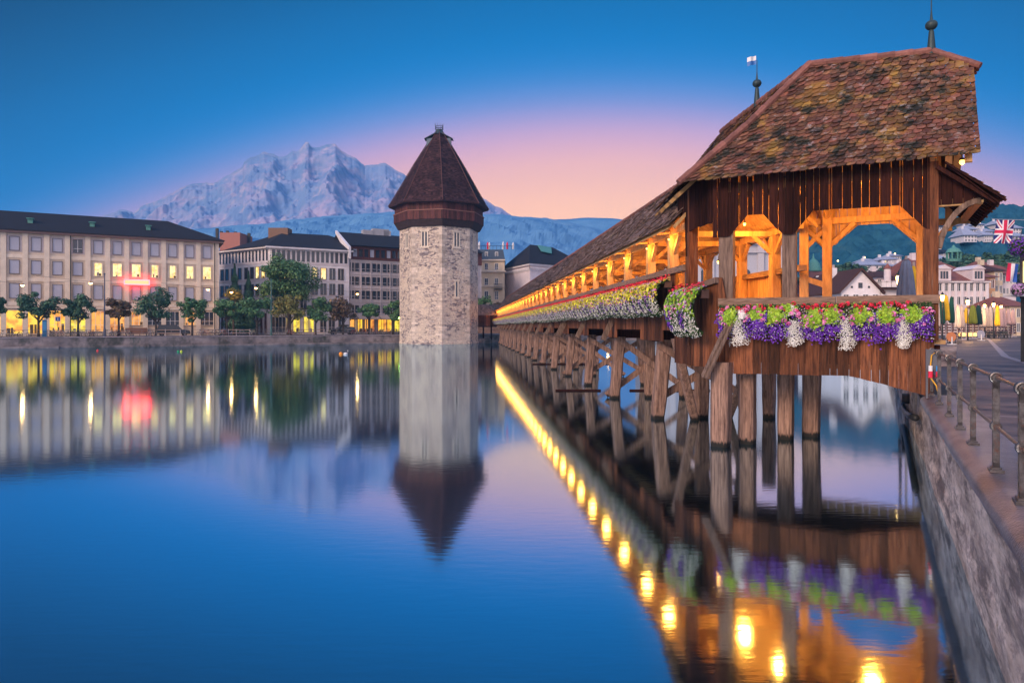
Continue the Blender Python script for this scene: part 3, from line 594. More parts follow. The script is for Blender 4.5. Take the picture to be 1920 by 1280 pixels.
# little spire tower with green dome through the right opening
sp = empty('church_spire', P(1525, 611, 168), 'slim reddish church turret with green onion dome seen through the bridge pavilion', 'tower')
q = P(1525, 611, 168); mb = MB(); mb.box(q.x - 1.6, q.x + 1.6, 166.5, 169.5, ZB, 16.5); mb.build('wall', plain('turret_red', (.20, .09, .09), .9), sp)
mb = MB(); mb.lathe([(1.9, 16.5), (1.9, 16.9), (1.7, 17.4), (1.5, 18.4), (.9, 19.2), (.25, 19.8), (.08, 21)], (q.x, 168, 0), 12); mb.build('dome', M['verdigris'], sp, smooth=True)
rb = empty('red_roofed_house', P(1530, 611, 160), 'low dark red roofed house behind the bridge pavilion railing', 'house')
mb = MB(); a = P(1488, 560, 160); b = P(1575, 560, 160); mb.box(a.x, b.x, 160, 170, ZB, 7.5); mb.build('wall', M['grey_wall'], rb)
mb = MB(); mb.add([(a.x - .5, 159.5, 7.4), (b.x + .5, 159.5, 7.4), (b.x - 1, 165, 13.2), (a.x + 1, 165, 13.2), (a.x - .5, 170.5, 7.4), (b.x + .5, 170.5, 7.4)], [(0, 1, 2, 3), (3, 2, 5, 4), (0, 3, 4), (1, 5, 2)]); mb.build('roof', M['brown_roof'], rb)

# ================================================================ STONE TOWER
TC = Vector((P(823.5, 611, 124).x, 124, 0)); TR = 7.07; T0 = R(10)
def tv(r, k, z): # vertex k of the octagon; angle measured from the viewing direction
    t = T0 + k * math.pi / 4; return Vector((TC.x + r * math.sin(t), TC.y - r * math.cos(t), z))
tw = empty('stone_tower', TC, 'tall octagonal stone water tower with dark conical tiled roof standing in the river', 'tower')
def octa(mb, levels, mi=0, cap=True):
    vs = [tv(r, k, z) for (r, z) in levels for k in range(8)]; fs = []
    for i in range(len(levels) - 1):
        for k in range(8): fs.append((i * 8 + k, i * 8 + (k + 1) % 8, (i + 1) * 8 + (k + 1) % 8, (i + 1) * 8 + k))
    if cap: fs += [tuple(range(7, -1, -1)), tuple((len(levels) - 1) * 8 + k for k in range(8))]
    mb.add(vs, fs, mi)
def tower_stone():
    m = bpy.data.materials.new('tower_stone'); m.use_nodes = True; t = m.node_tree; N = t.nodes; L = t.links; b = N['Principled BSDF']; b.inputs['Roughness'].default_value = .9
    tc = N.new('ShaderNodeTexCoord'); mp = N.new('ShaderNodeMapping'); mp.inputs['Scale'].default_value = (1.7, 1.7, 3.6); L.new(tc.outputs['Object'], mp.inputs[0])
    wn = N.new('ShaderNodeTexNoise'); wn.inputs['Scale'].default_value = .8; L.new(mp.outputs[0], wn.inputs['Vector'])
    ad = N.new('ShaderNodeMix'); ad.data_type = 'VECTOR'; ad.inputs[0].default_value = .25; L.new(mp.outputs[0], ad.inputs[4]); L.new(wn.outputs['Color'], ad.inputs[5])
    vo = N.new('ShaderNodeTexVoronoi'); vo.inputs['Scale'].default_value = 1.7; L.new(ad.outputs[1], vo.inputs['Vector'])
    ve = N.new('ShaderNodeTexVoronoi'); ve.feature = 'DISTANCE_TO_EDGE'; ve.inputs['Scale'].default_value = 1.7; L.new(ad.outputs[1], ve.inputs['Vector'])
    s = N.new('ShaderNodeSeparateColor'); L.new(vo.outputs['Color'], s.inputs[0])
    r = N.new('ShaderNodeValToRGB'); L.new(s.outputs[0], r.inputs[0]); e = r.color_ramp.elements
    for p_, c_ in ((.0, (.12, .09, .10)), (.25, (.26, .21, .20)), (.5, (.48, .37, .30)), (.8, (.66, .53, .42)), (1, (.38, .32, .31))):
        el = e.new(p_) if p_ not in (0, 1) else e[0 if p_ == 0 else -1]; el.color = (*c_, 1)
    big = N.new('ShaderNodeTexNoise'); big.inputs['Scale'].default_value = .42; big.inputs['Detail'].default_value = 7; big.inputs['Roughness'].default_value = .72; L.new(tc.outputs['Object'], big.inputs['Vector'])
    mr = N.new('ShaderNodeMapRange'); mr.inputs[1].default_value = .50; mr.inputs[2].default_value = .56; mr.inputs[4].default_value = .72; L.new(big.outputs[0], mr.inputs[0])
    mx = N.new('ShaderNodeMix'); mx.data_type = 'RGBA'; L.new(mr.outputs[0], mx.inputs[0]); L.new(r.outputs[0], mx.inputs[6]); mx.inputs[7].default_value = (.70, .56, .43, 1)
    ed = N.new('ShaderNodeMapRange'); ed.inputs[1].default_value = .02; ed.inputs[2].default_value = .07; ed.inputs[3].default_value = .5; ed.inputs[4].default_value = 0; L.new(ve.outputs[0], ed.inputs[0])
    m2 = N.new('ShaderNodeMix'); m2.data_type = 'RGBA'; L.new(ed.outputs[0], m2.inputs[0]); L.new(mx.outputs[2], m2.inputs[6]); m2.inputs[7].default_value = (.20, .16, .155, 1)
    L.new(m2.outputs[2], b.inputs['Base Color'])
    bp = N.new('ShaderNodeBump'); bp.inputs['Distance'].default_value = .12; bp.inputs['Strength'].default_value = .8; L.new(ve.outputs[0], bp.inputs['Height']); L.new(bp.outputs[0], b.inputs['Normal'])
    return m
mb = MB(); octa(mb, [(TR + .25, -1), (TR + .12, .35), (TR + .02, .55), (TR, 20.4)]); mb.build('wall', tower_stone(), tw)
qm = mat('quoin_stone', (.36, .28, .23), (.68, .56, .46), var=.28, nscale=1.5, bump=.4)
for k in range(8):                                       # quoins, one part per corner
    mb = MB(); z = .6; i = 0
    while z < 20.2:
        h = ru(.36, .46)
        c0 = tv(TR + .025, k, z); a = (tv(TR + .025, k + 1, z) - c0).normalized(); b = (tv(TR + .025, k - 1, z) - c0).normalized()
        la, lb = (ru(.85, 1.15), ru(.45, .6)) if i % 2 else (ru(.45, .6), ru(.85, 1.15)); nn = -(a + b).normalized()
        pts = [c0 + a * la, c0, c0 + b * lb, c0 + b * lb - nn * .22, c0 - nn * .3, c0 + a * la - nn * .22]
        mb.poly(pts, (0, 0, h - .03))
        z += h; i += 1
    mb.build('quoins', qm, tw)
def twin_slit(k, f0, z0, z1, n=2):
    c0 = tv(TR, k, 0); a = (tv(TR, k + 1, 0) - c0); L_ = a.length; a.normalize(); nn = Vector((a.y, -a.x, 0)); nn = nn if nn.dot(c0 - TC) > 0 else -nn
    fr = Fr(c0.xy, a.xy, nn.xy); s_ = L_ * f0
    mb = MB(); w = .16
    for j in range(n):
        q = s_ + (j - (n - 1) / 2) * .55; mb.box(q - w, q + w, -.1, .03, z0, z1, 0, fr)
    for j in range(n + 1):
        q = s_ + (j - n / 2) * .55; mb.box(q - .10, q + .10, -.1, .09, z0 - .15, z1 + .15, 1, fr)
    mb.box(s_ - .55 * n / 2 - .3, s_ + .55 * n / 2 + .3, -.1, .12, z1 + .15, z1 + .4, 1, fr); mb.box(s_ - .55 * n / 2 - .3, s_ + .55 * n / 2 + .3, -.1, .12, z0 - .4, z0 - .15, 1, fr)
    mb.build('window_slit', [M['glass'], M['beige2']], tw)
twin_slit(-1, .42, 17.0, 19.3); twin_slit(0, .52, 17.0, 19.3); twin_slit(-2, .6, 17.0, 19.3); twin_slit(0, .52, 8.3, 10.8, 1); twin_slit(1, .5, 17.0, 19.3)
mb = MB(); octa(mb, [(TR - .05, 20.3), (TR + .35, 20.35), (8.05, 21.45), (8.05, 21.6), (7.4, 21.6)]); mb.build('corbel', mat('corbel_wood', (.02, .012, .012), (.06, .03, .03)), tw)
mb = MB()
for k in range(8):
    a = tv(8.15, k, 0); b = tv(8.15, k + 1, 0); d = (b - a); n = 22; dn = d.normalized(); nn = Vector((dn.y, -dn.x, 0)); nn = nn if nn.dot(a - TC) > 0 else -nn
    for i in range(n):
        p0 = a + d * (i + .04) / n; p1 = a + d * (i + .96) / n; o_ = nn * ru(0, .03)
        for (z0, z1, off) in ((21.5 - ru(0, .08), 23.0, .0), (23.02, 24.5, -.18)):
            mb.box8([(*(p0 + nn * off).xy, z0), (*(p1 + nn * off).xy, z0), (*(p1 + nn * (off - .06)).xy, z0), (*(p0 + nn * (off - .06)).xy, z0), (*(p0 + nn * off + o_).xy, z1), (*(p1 + nn * off + o_).xy, z1), (*(p1 + nn * (off - .06)).xy, z1), (*(p0 + nn * (off - .06)).xy, z1)])
mb.build('gallery_boards', mat('gallery_wood', (.045, .012, .012), (.13, .040, .032), var=.5, nscale=3, stretch=(4, 4, .6)), tw)
mb = MB(); octa(mb, [(8.26, 22.93), (8.26, 23.1)]); mb.build('gallery_rail', plain('gallery_rail_wood', (.22, .10, .08), .8), tw)
mb = MB(); lv = [(9.05, 24.3), (9.05, 24.45), (8.55, 25.2), (6.9, 28.0), (4.6, 32.0), (2.0, 36.2), (.9, 37.9), (.5, 38.3)]; octa(mb, lv)
m_tr = mat('tower_roof_tile', (.026, .012, .014), (.075, .034, .035), rough=.85, spec=.2, nscale=1.2, bump=.5, bscale=5, extra=[((.19, .13, .12), 9, (1, 1, 1), .60, .68, .6)])
rt = mb.build('roof', m_tr, tw)
mb = MB()                                                     # real tile courses on the cone
for ci in range(64):
    t = ci / 64; z = 24.5 + 13.3 * t
    for (ra, za), (rb_, zb2) in zip(lv[1:], lv[2:]):
        if za <= z <= zb2: r = ra + (rb_ - ra) * (z - za) / (zb2 - za); break
    for k in range(-2, 3):
        a = tv(r + .06, k, z); b = tv(r + .06, k + 1, z); n = max(1, int((b - a).length / .42)); c = TC + Vector((0, 0, z))
        for i in range(n):
            p0 = a + (b - a) * (i + .03) / n; p1 = a + (b - a) * (i + .97) / n; dn = ((p0 + p1) / 2 - c).normalized() * ru(.0, .04)
            up_ = Vector((0, 0, .24)); inn = (c - (p0 + p1) / 2).normalized() * .17
            mb.add([p0 + dn, p1 + dn, p1 + up_ + inn, p0 + up_ + inn, p0 + inn * .5, p1 + inn * .5], [(0, 1, 2, 3), (4, 5, 1, 0)])
mb.build('roof_tiles', mat('tower_tile', (.026, .011, .013), (.075, .033, .033), rough=.85, spec=.2, var=.55, nscale=.7, extra=[((.20, .13, .11), 7, (1, 1, 1), .62, .70, .5)]), tw)
mb = MB()
for k in range(8):
    pts = [tv(r + .12, k, z + .05) for r, z in lv[1:]]; mb.tube(pts, .075, 6)
mb.build('ridge_caps', mat('tower_ridge', (.06, .022, .02), (.15, .06, .05), nscale=3), tw)
for sgn, kk in ((-1, 0), (1, 0)):                              # the two small dormers at the top
    mb = MB(); x = TC.x + sgn * 1.70; y = TC.y - .3; mb.box(x - .5, x + .5, y - .6, y + .6, 35.0, 37.0); d_ = mb.build('dormer', plain('dormer_blue', (.13, .17, .21), .6), tw)
    mb = MB(); xa = TC.x + sgn * .5; xb = TC.x + sgn * 2.55; mb.poly([(xa, y - .9, 38.0), (xb, y - .9, 36.9), (xb, y - .9, 36.78), (xa, y - .9, 37.85)], (0, 1.8, 0)); r_ = mb.build('dormer_roof', plain('dormer_roof_grey', (.05, .07, .08), .6), tw)
mb = MB(); mb.lathe([(1.0, 37.9), (.75, 38.4), (.62, 38.6), (.62, 38.75)], TC, 8)
for z in (38.9, 39.3): mb.torus(TC + Vector((0, 0, z)), .72, .04, (0, 0, 1), 12, 5)
for i in range(10):
    t = i * math.pi / 5; q = TC + Vector((.72 * math.cos(t), .72 * math.sin(t), 38.7)); mb.tube([q, q + Vector((0, 0, .85)), q + Vector((.12 * math.cos(t), .12 * math.sin(t), 1.15))], [.035, .03, .015], 5)
mb.build('finial', M['copper'], tw)
# ================================================================ COVERED BRIDGE
br_ = empty('covered_bridge', (7, 19, 0), 'long wooden covered footbridge with tiled roof and a tall pavilion at the near right end', 'bridge')
K = -.0717
V = Fr((9.75, 15.9), (-.882, .471), (.471, .882))          # pavilion: a to the left, b into depth
D = Vector((K, 1, 0)).normalized(); NO = Vector((-D.y, D.x, 0))   # run direction, outward (left)
def run(Y, off, z): return Vector((6.5 + off + K * Y, Y, z))      # off: 0 near face, 3.2 far face
def lerp(a, b, t): return a + (b - a) * t
PW = 3.3
# ---- tile field over a bilinear patch: p00,p10 eave, p01,p11 top
def tiles(mb, fe, ft, wt, ht, prof=None, jit=1.0, drop=.055, keep=None, hexa=True):
    """fe(s), ft(s): eave and top point for s 0..1; prof(t) -> vertical offset"""
    def pt(s, t):
        q = lerp(fe(s), ft(s), t)
        if prof: q = q + Vector((0, 0, prof(t)))
        return q
    H = (pt(.5, 1) - pt(.5, 0)).length; nr = max(1, int(H / ht))
    for r in range(nr + 1):
        t0 = r / nr; t1 = min(1.0, (r + 2.05) / nr); tm = min(1.0, t0 + .3 / nr)
        if t0 >= 1: break
        W = (pt(1, t0) - pt(0, t0)).length; n = max(1, round(W / wt)); sh = .5 if r % 2 else 0
        for i in range(-1 if sh else 0, n):
            s0 = (i + sh) / n; s1 = (i + 1 + sh) / n; g = .05 / n
            a, b = max(0, s0) + g, min(1, s1) - g
            if b - a < .2 / n: continue
            if keep and not keep((a + b) / 2, t0): continue
            jt = ru(-.10, .10) * jit / nr; js = ru(-.02, .02) / n
            A, B_ = pt(a + js, tm + jt), pt(b + js, tm + jt); C_, D_ = pt(b, t1), pt(a, t1)
            e1 = pt(lerp(a, b, .28) + js, t0 + jt + .04 / nr); e2 = pt(lerp(a, b, .72) + js, t0 + jt + .04 / nr)
            nn = (B_ - A).cross(D_ - A).normalized(); nn = nn if nn.z > 0 else -nn
            lift = drop * ru(.75, 1.35) * (1 if jit else 1); tw = ru(-.006, .010) * jit
            up = nn * lift; th = nn * .018
            if hexa: top = [A + up * .85 + nn * tw, e1 + up + nn * tw, e2 + up - nn * tw, B_ + up * .85 - nn * tw, C_ + nn * .012, D_ + nn * .012]
            else: top = [pt(a + js, t0 + jt) + up + nn * tw, pt(b + js, t0 + jt) + up - nn * tw, C_ + nn * .012, D_ + nn * .012]
            k = len(top); bot = [q - th for q in top]
            fs = [tuple(range(k)), tuple(range(2 * k - 1, k - 1, -1))]
            for j in range(k - 2 if hexa else 1): fs.append((j, k + j, k + (j + 1) % k, (j + 1) % k))
            fs += [(k - 2, k - 1, 2 * k - 1, 2 * k - 2)[::-1]] if 0 else []
            mb.add(top + bot, fs)
def caps(mb, pts, r=.11, L_=.36):
    for a, b in zip(pts, pts[1:]):
        n = max(1, int((b - a).length / L_)); d = (b - a) / n
        for i in range(n): mb.tube([a + d * i, a + d * (i + 1.12)], [r * ru(.95, 1.1), r * .82], 8)

# ---- pavilion roof
ZE = 6.86; ZR = 10.28; ZQR = 10.09
def flare(t): return -.10 * math.sin(min(1, t * 1.0) * math.pi) + .05 * (1 - t) ** 4
r1a = V.p(-.12, 1.75, ZQR); r1b = V.p(2.72, 1.75, ZR); r2 = Vector((7.74, 25.2, ZR))
eR = V.p(-.92, -.55, ZE); eL = V.p(5.72, -.55, ZE)
vC = V.p(-1.1, 1.40, 9.42)                                        # right end: where the half hip starts
mb = MB()
tiles(mb, lambda s: lerp(eR, eL, s), lambda s: lerp(V.p(-1.0, 1.75, ZQR), r1b, s), .205, .155, flare,
      keep=lambda s, t: True if s > .2 else (t < .74 or s > (t - .74) * .95))
# left slope over the bend
A0, A1 = eL, Vector((5.2, 25.0, 7.30))
tiles(mb, lambda s: lerp(A0, A1, s), lambda s: lerp(r1b, r2, s), .205, .165, lambda t: -.06 * math.sin(t * math.pi))
# half hip
hb = V.p(-1.1, 2.1, 9.42)
tiles(mb, lambda s: lerp(vC, hb, s), lambda s: lerp(r1a, r1a + V.v * .02, s), .2, .16)
# back slopes
VB = V.p(1.95, PW + .75, ZE); bR = V.p(-.92, PW + .75, ZE)
tiles(mb, lambda s: lerp(bR, VB, s), lambda s: lerp(V.p(-1.0, 1.75, ZQR), r1b, s), .26, .22, keep=lambda s, t: True if s > .3 else (t < .66 or s > (t - .66) * 1.1))
tiles(mb, lambda s: lerp(VB, Vector((9.6, 25.1, ZE)), s), lambda s: lerp(r1b, r2, s), .26, .22)
mb.build('pavilion_roof', M['tile'], br_)
mb = MB()                                                   # boarding under the tiles
def quad(mb, a, b, c, d, off=-.05, th=-.03):
    o = Vector((0, 0, off)); t = Vector((0, 0, th)); mb.box8([a + o + t, b + o + t, c + o + t, d + o + t, a + o, b + o, c + o, d + o])
def inset(e, r, k): return e + (r - e) * k
for (a, b, c, d) in ((V.p(-.55, -.55, ZE), eL, r1b, V.p(-.2, 1.75, ZQR)), (A0, A1, r2, r1b), (V.p(-.55, PW + .75, ZE), VB, r1b, V.p(-.2, 1.75, ZQR)), (VB, Vector((9.6, 25.1, ZE)), r2, r1b)):
    for i in range(12):
        t0, t1 = .13 + i * .071, .13 + (i + 1) * .071 - .004
        quad(mb, inset(a, d, t0), inset(b, c, t0), inset(b, c, t1), inset(a, d, t1), -.17)
mb.build('roof_boarding', M['warm'], br_)
mb = MB(); caps(mb, [V.p(-.12, 1.75, ZQR + .05), V.p(2.72, 1.75, ZR + .05), r2 + Vector((0, 0, .05))]); caps(mb, [r1b + Vector((0, 0, .06)), lerp(eL, r1b, .5) + Vector((0, 0, -.03)), eL + Vector((0, 0, .12))], .105)
caps(mb, [V.p(-.12, 1.75, ZQR + .06), V.p(-1.08, 1.42, 9.50)], .10); mb.build('ridge_caps', M['ridge'], br_)
# rafters ends / verge boards on the right end
mb = MB()
mb.beam(V.p(-.70, -.40, ZE - .06), V.p(-.80, 1.5, 9.6), .05, .14, V.u); mb.beam(V.p(-.80, PW + .5, ZE + .0), V.p(-.85, 2.3, 9.2), .05, .18, V.u)
mb.beam(V.p(-.6, PW - .2, 5.7), V.p(-.6, PW - .2, 7.7), .10, .16, V.u)
mb.build('verge_boards', M['warm'], br_)

# ---- finials
def finial(x, y, z0, k, label, flag=False):
    e = empty('roof_finial', (x, y, z0), label, 'finial', 'metal finials on the pavilion roof')
    mb = MB(); mb.lathe([(.15 * k, z0 - .25), (.13 * k, z0 + .1), (.08 * k, z0 + .72 * k), (.055 * k, z0 + .80 * k)], (x, y, 0), 12); mb.build('spire_foot', M['copper'], e, smooth=True)
    mb = MB(); c = z0 + .95 * k; mb.lathe([(.02, c - .17 * k)] + [(.19 * k * math.sin(t * math.pi / 10), c - .17 * k * math.cos(t * math.pi / 10)) for t in range(1, 10)] + [(.02, c + .17 * k)], (x, y, 0), 16); mb.build('ball', M['copper'], e, smooth=True)
    mb = MB(); mb.lathe([(.05 * k, c + .16 * k), (.035 * k, c + .3 * k), (.014, c + .5 * k), (.012, c + (1.0 if flag else .9) * k)], (x, y, 0), 8); mb.build('spike', M['copper'], e)
    if flag:
        mb = MB(); n = 8
        for i in range(n):
            for (za, zb2, mi) in ((0, .14, 1), (.14, .28, 0)):
                x0, x1 = -.03 - i * .035, -.03 - (i + 1) * .035; w0, w1 = .03 * math.sin(i * .9), .03 * math.sin((i + 1) * .9); dz0, dz1 = -.008 * i, -.008 * (i + 1)
                Z = c + .62
                mb.add([(x + x0, y + w0, Z + za + dz0), (x + x1, y + w1, Z + za + dz1), (x + x1, y + w1, Z + zb2 + dz1), (x + x0, y + w0, Z + zb2 + dz0)], [(0, 1, 2, 3)], mi)
        mb.build('pennant', [M['wfr'], plain('flag_blue', (.03, .14, .42))], e)
    return e
q = V.p(-.12, 1.75, 0); finial(q.x, q.y, ZQR + .0, .75, 'dark metal finial with ball and spike at the right end of the pavilion ridge')
finial(7.93, 22.1, ZR + .0, .75, 'dark metal finial carrying a small white and blue pennant', True)

# ---- planks with a shaped lower edge
def interp(tab, x):
    if x <= tab[0][0]: return tab[0][1]
    for a, b in zip(tab, tab[1:]):
        if a[0] <= x <= b[0]: return a[1] + (b[1] - a[1]) * (x - a[0]) / (b[0] - a[0] + 1e-9)
    return tab[-1][1]
def planks(mb, p0, p1, ztop, zbot, wmin=.16, wmax=.26, th=.028, nrm=None, gap=.008, breaks=()):
    """boards from p0 to p1 (x, y); ztop/zbot functions of distance; nrm outward"""
    p0 = Vector((p0[0], p0[1], 0)); p1 = Vector((p1[0], p1[1], 0)); d = p1 - p0; L_ = d.length; d.normalize(); s = 0
    nrm = nrm if nrm is not None else Vector((d.y, -d.x, 0)); brk = sorted(breaks)
    while s < L_ - .01:
        e = min(L_, s + ru(wmin, wmax))
        for b in brk:
            if s + .03 < b < e: e = b
        if L_ - e < .08: e = L_
        o = nrm * ru(0, .008); a = p0 + d * (s + gap / 2); b = p0 + d * (e - gap / 2)
        zb0, zb1 = zbot(s + .001), zbot(e - .001); j = ru(-.006, .012)
        zt0, zt1 = ztop(s), ztop(e)
        P8 = [a, b, b - nrm * th, a - nrm * th]
        mb.box8([(*(q + o).xy, z + j) for q, z in zip(P8, (zb0, zb1, zb1, zb0))] + [(*(q + o).xy, z) for q, z in zip(P8, (zt0, zt1, zt1, zt0))])
        s = e
def a_of(px, b=0):
    k = (px - 960) / F; o = V.p(0, b, 0); return (o.x - k * o.y) / (.882 + .471 * k)
def z_of(px, py, b=0):
    a = a_of(px, b); return HC + (611 - py) / F * V.p(a, b, 0).y
vN = -V.v
val = [(1741, 431), (1731, 426), (1689, 387), (1557, 394.6), (1528, 396), (1503, 425), (1490, 441), (1472.5, 441), (1462, 432.5), (1433, 402.6), (1405, 404), (1388, 424), (1370, 445), (1348, 446)]
tab = [(a_of(x), z_of(x, y)) for x, y in val]
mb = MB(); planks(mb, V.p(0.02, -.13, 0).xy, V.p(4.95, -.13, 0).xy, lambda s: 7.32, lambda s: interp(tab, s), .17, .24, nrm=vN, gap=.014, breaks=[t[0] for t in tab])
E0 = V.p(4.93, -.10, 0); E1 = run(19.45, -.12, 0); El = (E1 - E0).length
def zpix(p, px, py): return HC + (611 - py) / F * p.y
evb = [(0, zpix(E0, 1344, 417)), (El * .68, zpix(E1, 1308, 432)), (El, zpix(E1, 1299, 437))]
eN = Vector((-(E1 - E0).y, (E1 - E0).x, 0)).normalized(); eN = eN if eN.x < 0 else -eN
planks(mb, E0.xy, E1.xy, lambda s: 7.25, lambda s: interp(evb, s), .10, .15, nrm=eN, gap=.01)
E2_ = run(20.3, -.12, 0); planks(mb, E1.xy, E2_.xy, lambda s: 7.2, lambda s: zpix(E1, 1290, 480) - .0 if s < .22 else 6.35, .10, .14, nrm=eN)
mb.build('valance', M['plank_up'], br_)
# far valance of the pavilion
fv = [(1740, 470), (1722, 450), (1684, 418), (1607, 422), (1572, 452), (1566, 459), (1540, 459), (1530, 440)]
tabf = [(a_of(x, PW), z_of(x, y, PW)) for x, y in fv]
mb = MB(); planks(mb, V.p(-.02, PW + .1, 0).xy, V.p(3.0, PW + .1, 0).xy, lambda s: 7.3, lambda s: interp(tabf, s), .2, .28, nrm=V.v, gap=.010, breaks=[t[0] for t in tabf])
mb.build('back_valance', M['warm'], br_)
# ---- pavilion posts, sill, rails
def post(p, z0, z1, w, m, d=None, brace=None):
    d = d or V.u; mb = MB(); mb.beam((p[0], p[1], z0), (p[0], p[1], z1), w, w, d); return mb.build('post', m, br_)
ZD = 2.82
for a, w in ((0.0, .30), (3.07, .33), (4.62, .36)): post(V.p(a, .02 if a == 0 else .10, 0), ZD, 6.95, w, M['grey'] if a else M['plank'])
for a, w in ((0.02, .24), (2.38, .25), (3.0, .24)): post(V.p(a, PW, 0), ZD, 6.9, w, M['warm'])
post(E1 + Vector((.14, .02, 0)), 2.6, 7.0, .27, M['plank'], D)
mb = MB(); s0 = V.p(-.17, -.05, 0); s1 = V.p(1.98, -.05, 0); s2 = V.p(2.0, -.05, 0); s3 = V.p(4.80, -.05, 0)
for a, b in ((s0, s1), (s2, s3)): mb.beam((a.x, a.y, 3.77), (b.x, b.y, 3.775), .27, .20)
mb.build('sill', M['rail'], br_)
mb = MB(); mb.beam((*V.p(0, 0, 0).xy, 6.78), (*V.p(4.7, 0, 0).xy, 6.78), .2, .24); mb.beam((*V.p(-.6, PW, 0).xy, 6.74), (*V.p(3, PW, 0).xy, 6.74), .2, .24); mb.beam((*V.p(-.2, PW, 0).xy, 6.2), (*V.p(2.9, PW, 0).xy, 6.2), .10, .18)
for a in (0, 1.5, 3.0): mb.beam(V.p(a, -.08, 6.97), V.p(a, PW + .4, 6.97), .16, .2)
mb.beam(V.p(4.6, 0, 6.8), Vector((6.2, 21.4, 6.8)), .2, .22); mb.beam(E1 + Vector((.1, 0, 6.75)), V.p(3.0, PW, 6.75), .2, .22)
for a in (-.6, .0, .8, 1.6, 2.4): mb.beam(V.p(a, -.08, ZE + .38), V.p(a, 1.75, ZQR - .3), .10, .13, V.u); mb.beam(V.p(a, PW + .6, ZE - .16), V.p(a, 1.75, ZQR - .3), .10, .13, V.u)
for t in (.1, .3, .5, .7, .9): mb.beam(lerp(A0, A1, t) + Vector((0, 0, -.2)), lerp(r1b, r2, t) + Vector((0, 0, -.26)), .1, .13, D); mb.beam(lerp(VB, Vector((9.6, 25.1, ZE)), t) + Vector((0, 0, -.2)), lerp(r1b, r2, t) + Vector((0, 0, -.26)), .1, .13, D)
mb.build('ceiling_beams', M['warm'], br_)
mb = MB()        # knee braces
def knee(p, d, z, L_=.55, w=.12): mb.beam((p[0], p[1], z - L_), (p[0] + d[0] * L_, p[1] + d[1] * L_, z), w, w, (0, 1, 0))
u = V.u
for a, sg in ((3.07, 1), (3.07, -1), (4.62, -1), (0, 1)): knee(V.p(a, .06, 0), u * sg, 6.66)
for a, sg in ((2.38, 1), (2.38, -1), (0.02, 1), (3.0, -1)): knee(V.p(a, PW - .04, 0), u * sg, 6.12, .7)
for a in (3.07, 0): knee(V.p(a, .1, 0), V.v, 6.85)
for a in (2.38, 0.02): knee(V.p(a, PW - .1, 0), -V.v, 6.85)
mb.build('braces', M['warm'], br_)
# rail on the far side of the pavilion, gate board leaning
mb = MB(); mb.beam((*V.p(.1, PW, 0).xy, 3.75), (*V.p(2.3, PW, 0).xy, 3.75), .16, .16); mb.beam((*V.p(2.45, PW, 0).xy, 4.35), (*V.p(3.0, PW, 0).xy, 4.55), .18, .16); mb.build('back_sill', M['warm'], br_)
mb = MB(); planks(mb, V.p(0, PW + .08, 0).xy, V.p(3, PW + .08, 0).xy, lambda s: 3.66, lambda s: 1.9, nrm=V.v); mb.build('back_skirt', M['warm'], br_)
# ---- front skirt
skb = [(-.05, 1.50), (.25, 1.56), (1.62, 1.93), (4.95, 1.90)]
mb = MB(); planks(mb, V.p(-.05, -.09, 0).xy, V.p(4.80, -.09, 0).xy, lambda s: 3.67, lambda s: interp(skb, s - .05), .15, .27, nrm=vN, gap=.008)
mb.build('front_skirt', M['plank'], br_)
# elbow skirt with sloping rail
rz = [(0, zpix(E0, 1352, 527)), (El, zpix(E1, 1284, 545))]
mb = MB(); planks(mb, V.p(4.82, -.14, 0).xy, E1.xy, lambda s: interp(rz, s) - .08, lambda s: 2.03, .12, .2, nrm=eN); planks(mb, E1.xy, run(20.6, -.12, 0).xy, lambda s: 4.2, lambda s: 2.05, .12, .2, nrm=eN)
mb.build('elbow_skirt', M['plank'], br_)
mb = MB(); a = V.p(4.78, -.16, 0); mb.beam((a.x, a.y, rz[0][1] + .02), (E1.x, E1.y, rz[1][1]), .22, .15); mb.build('elbow_rail', M['grey'], br_)
mb = MB(); mb.poly([(*V.p(4.60, -.17, 0).xy, 3.86), (*V.p(4.81, -.17, 0).xy, 3.86), (*V.p(4.81, -.17, 0).xy, rz[0][1] + .08), (*V.p(4.70, -.17, 0).xy, rz[0][1] + .08)], (V.v * .1)[:]); mb.build('corner_board', M['plank'], br_)
# slanted grey board at the corner
mb = MB(); p0 = P(1369, 603, 17.55); p1 = P(1321, 707, 17.75); mb.beam(p0, p1, .05, .30, (.3, -.9, 0)); mb.beam(p0 + Vector((-.05, -.03, 0)), p1 + Vector((-.05, -.03, 0)), .05, .09, (.3, -.9, 0)); mb.build('slanted_board', M['grey'], br_)

# ---- long run
YS, YE = 19.6, 131.0
posts = [21.2, 23.7]
while posts[-1] < YE - 3.4: posts.append(posts[-1] + 3.28)
for i, y in enumerate(posts):
    for off, mm in ((.02, M['warm']), (3.18, M['warm'])):
        mb = MB(); w = .27 if y < 30 else .24
        ln = .0
        mb.beam(run(y, off, 3.7), run(y, off, 5.98), w, w, D); sgn = 1 if off < 1 else -1
        ob = mb.build('post', mm, br_)
        if y < 75:
            kb = MB(); kb.beam(run(y + .05, off + .02 * sgn, 5.35), run(y + .62, off + .02 * sgn, 5.93), .11, .11, NO); kb.beam(run(y - .05, off + .02 * sgn, 5.35), run(y - .62, off + .02 * sgn, 5.93), .11, .11, NO)
            kb.beam(run(y, off + .1 * sgn, 5.4), run(y, off + .75 * sgn, 6.0), .11, .11, D)
            k_ = kb.build('brace', mm, ob)
mb = MB()
for y in (43, 46.3): mb.beam(run(y, -.03, 4.7), run(y + 1.3, -.03, 6.0), .2, .16, NO)
mb.build('leaning_struts', M['warm'], br_)
mb = MB()
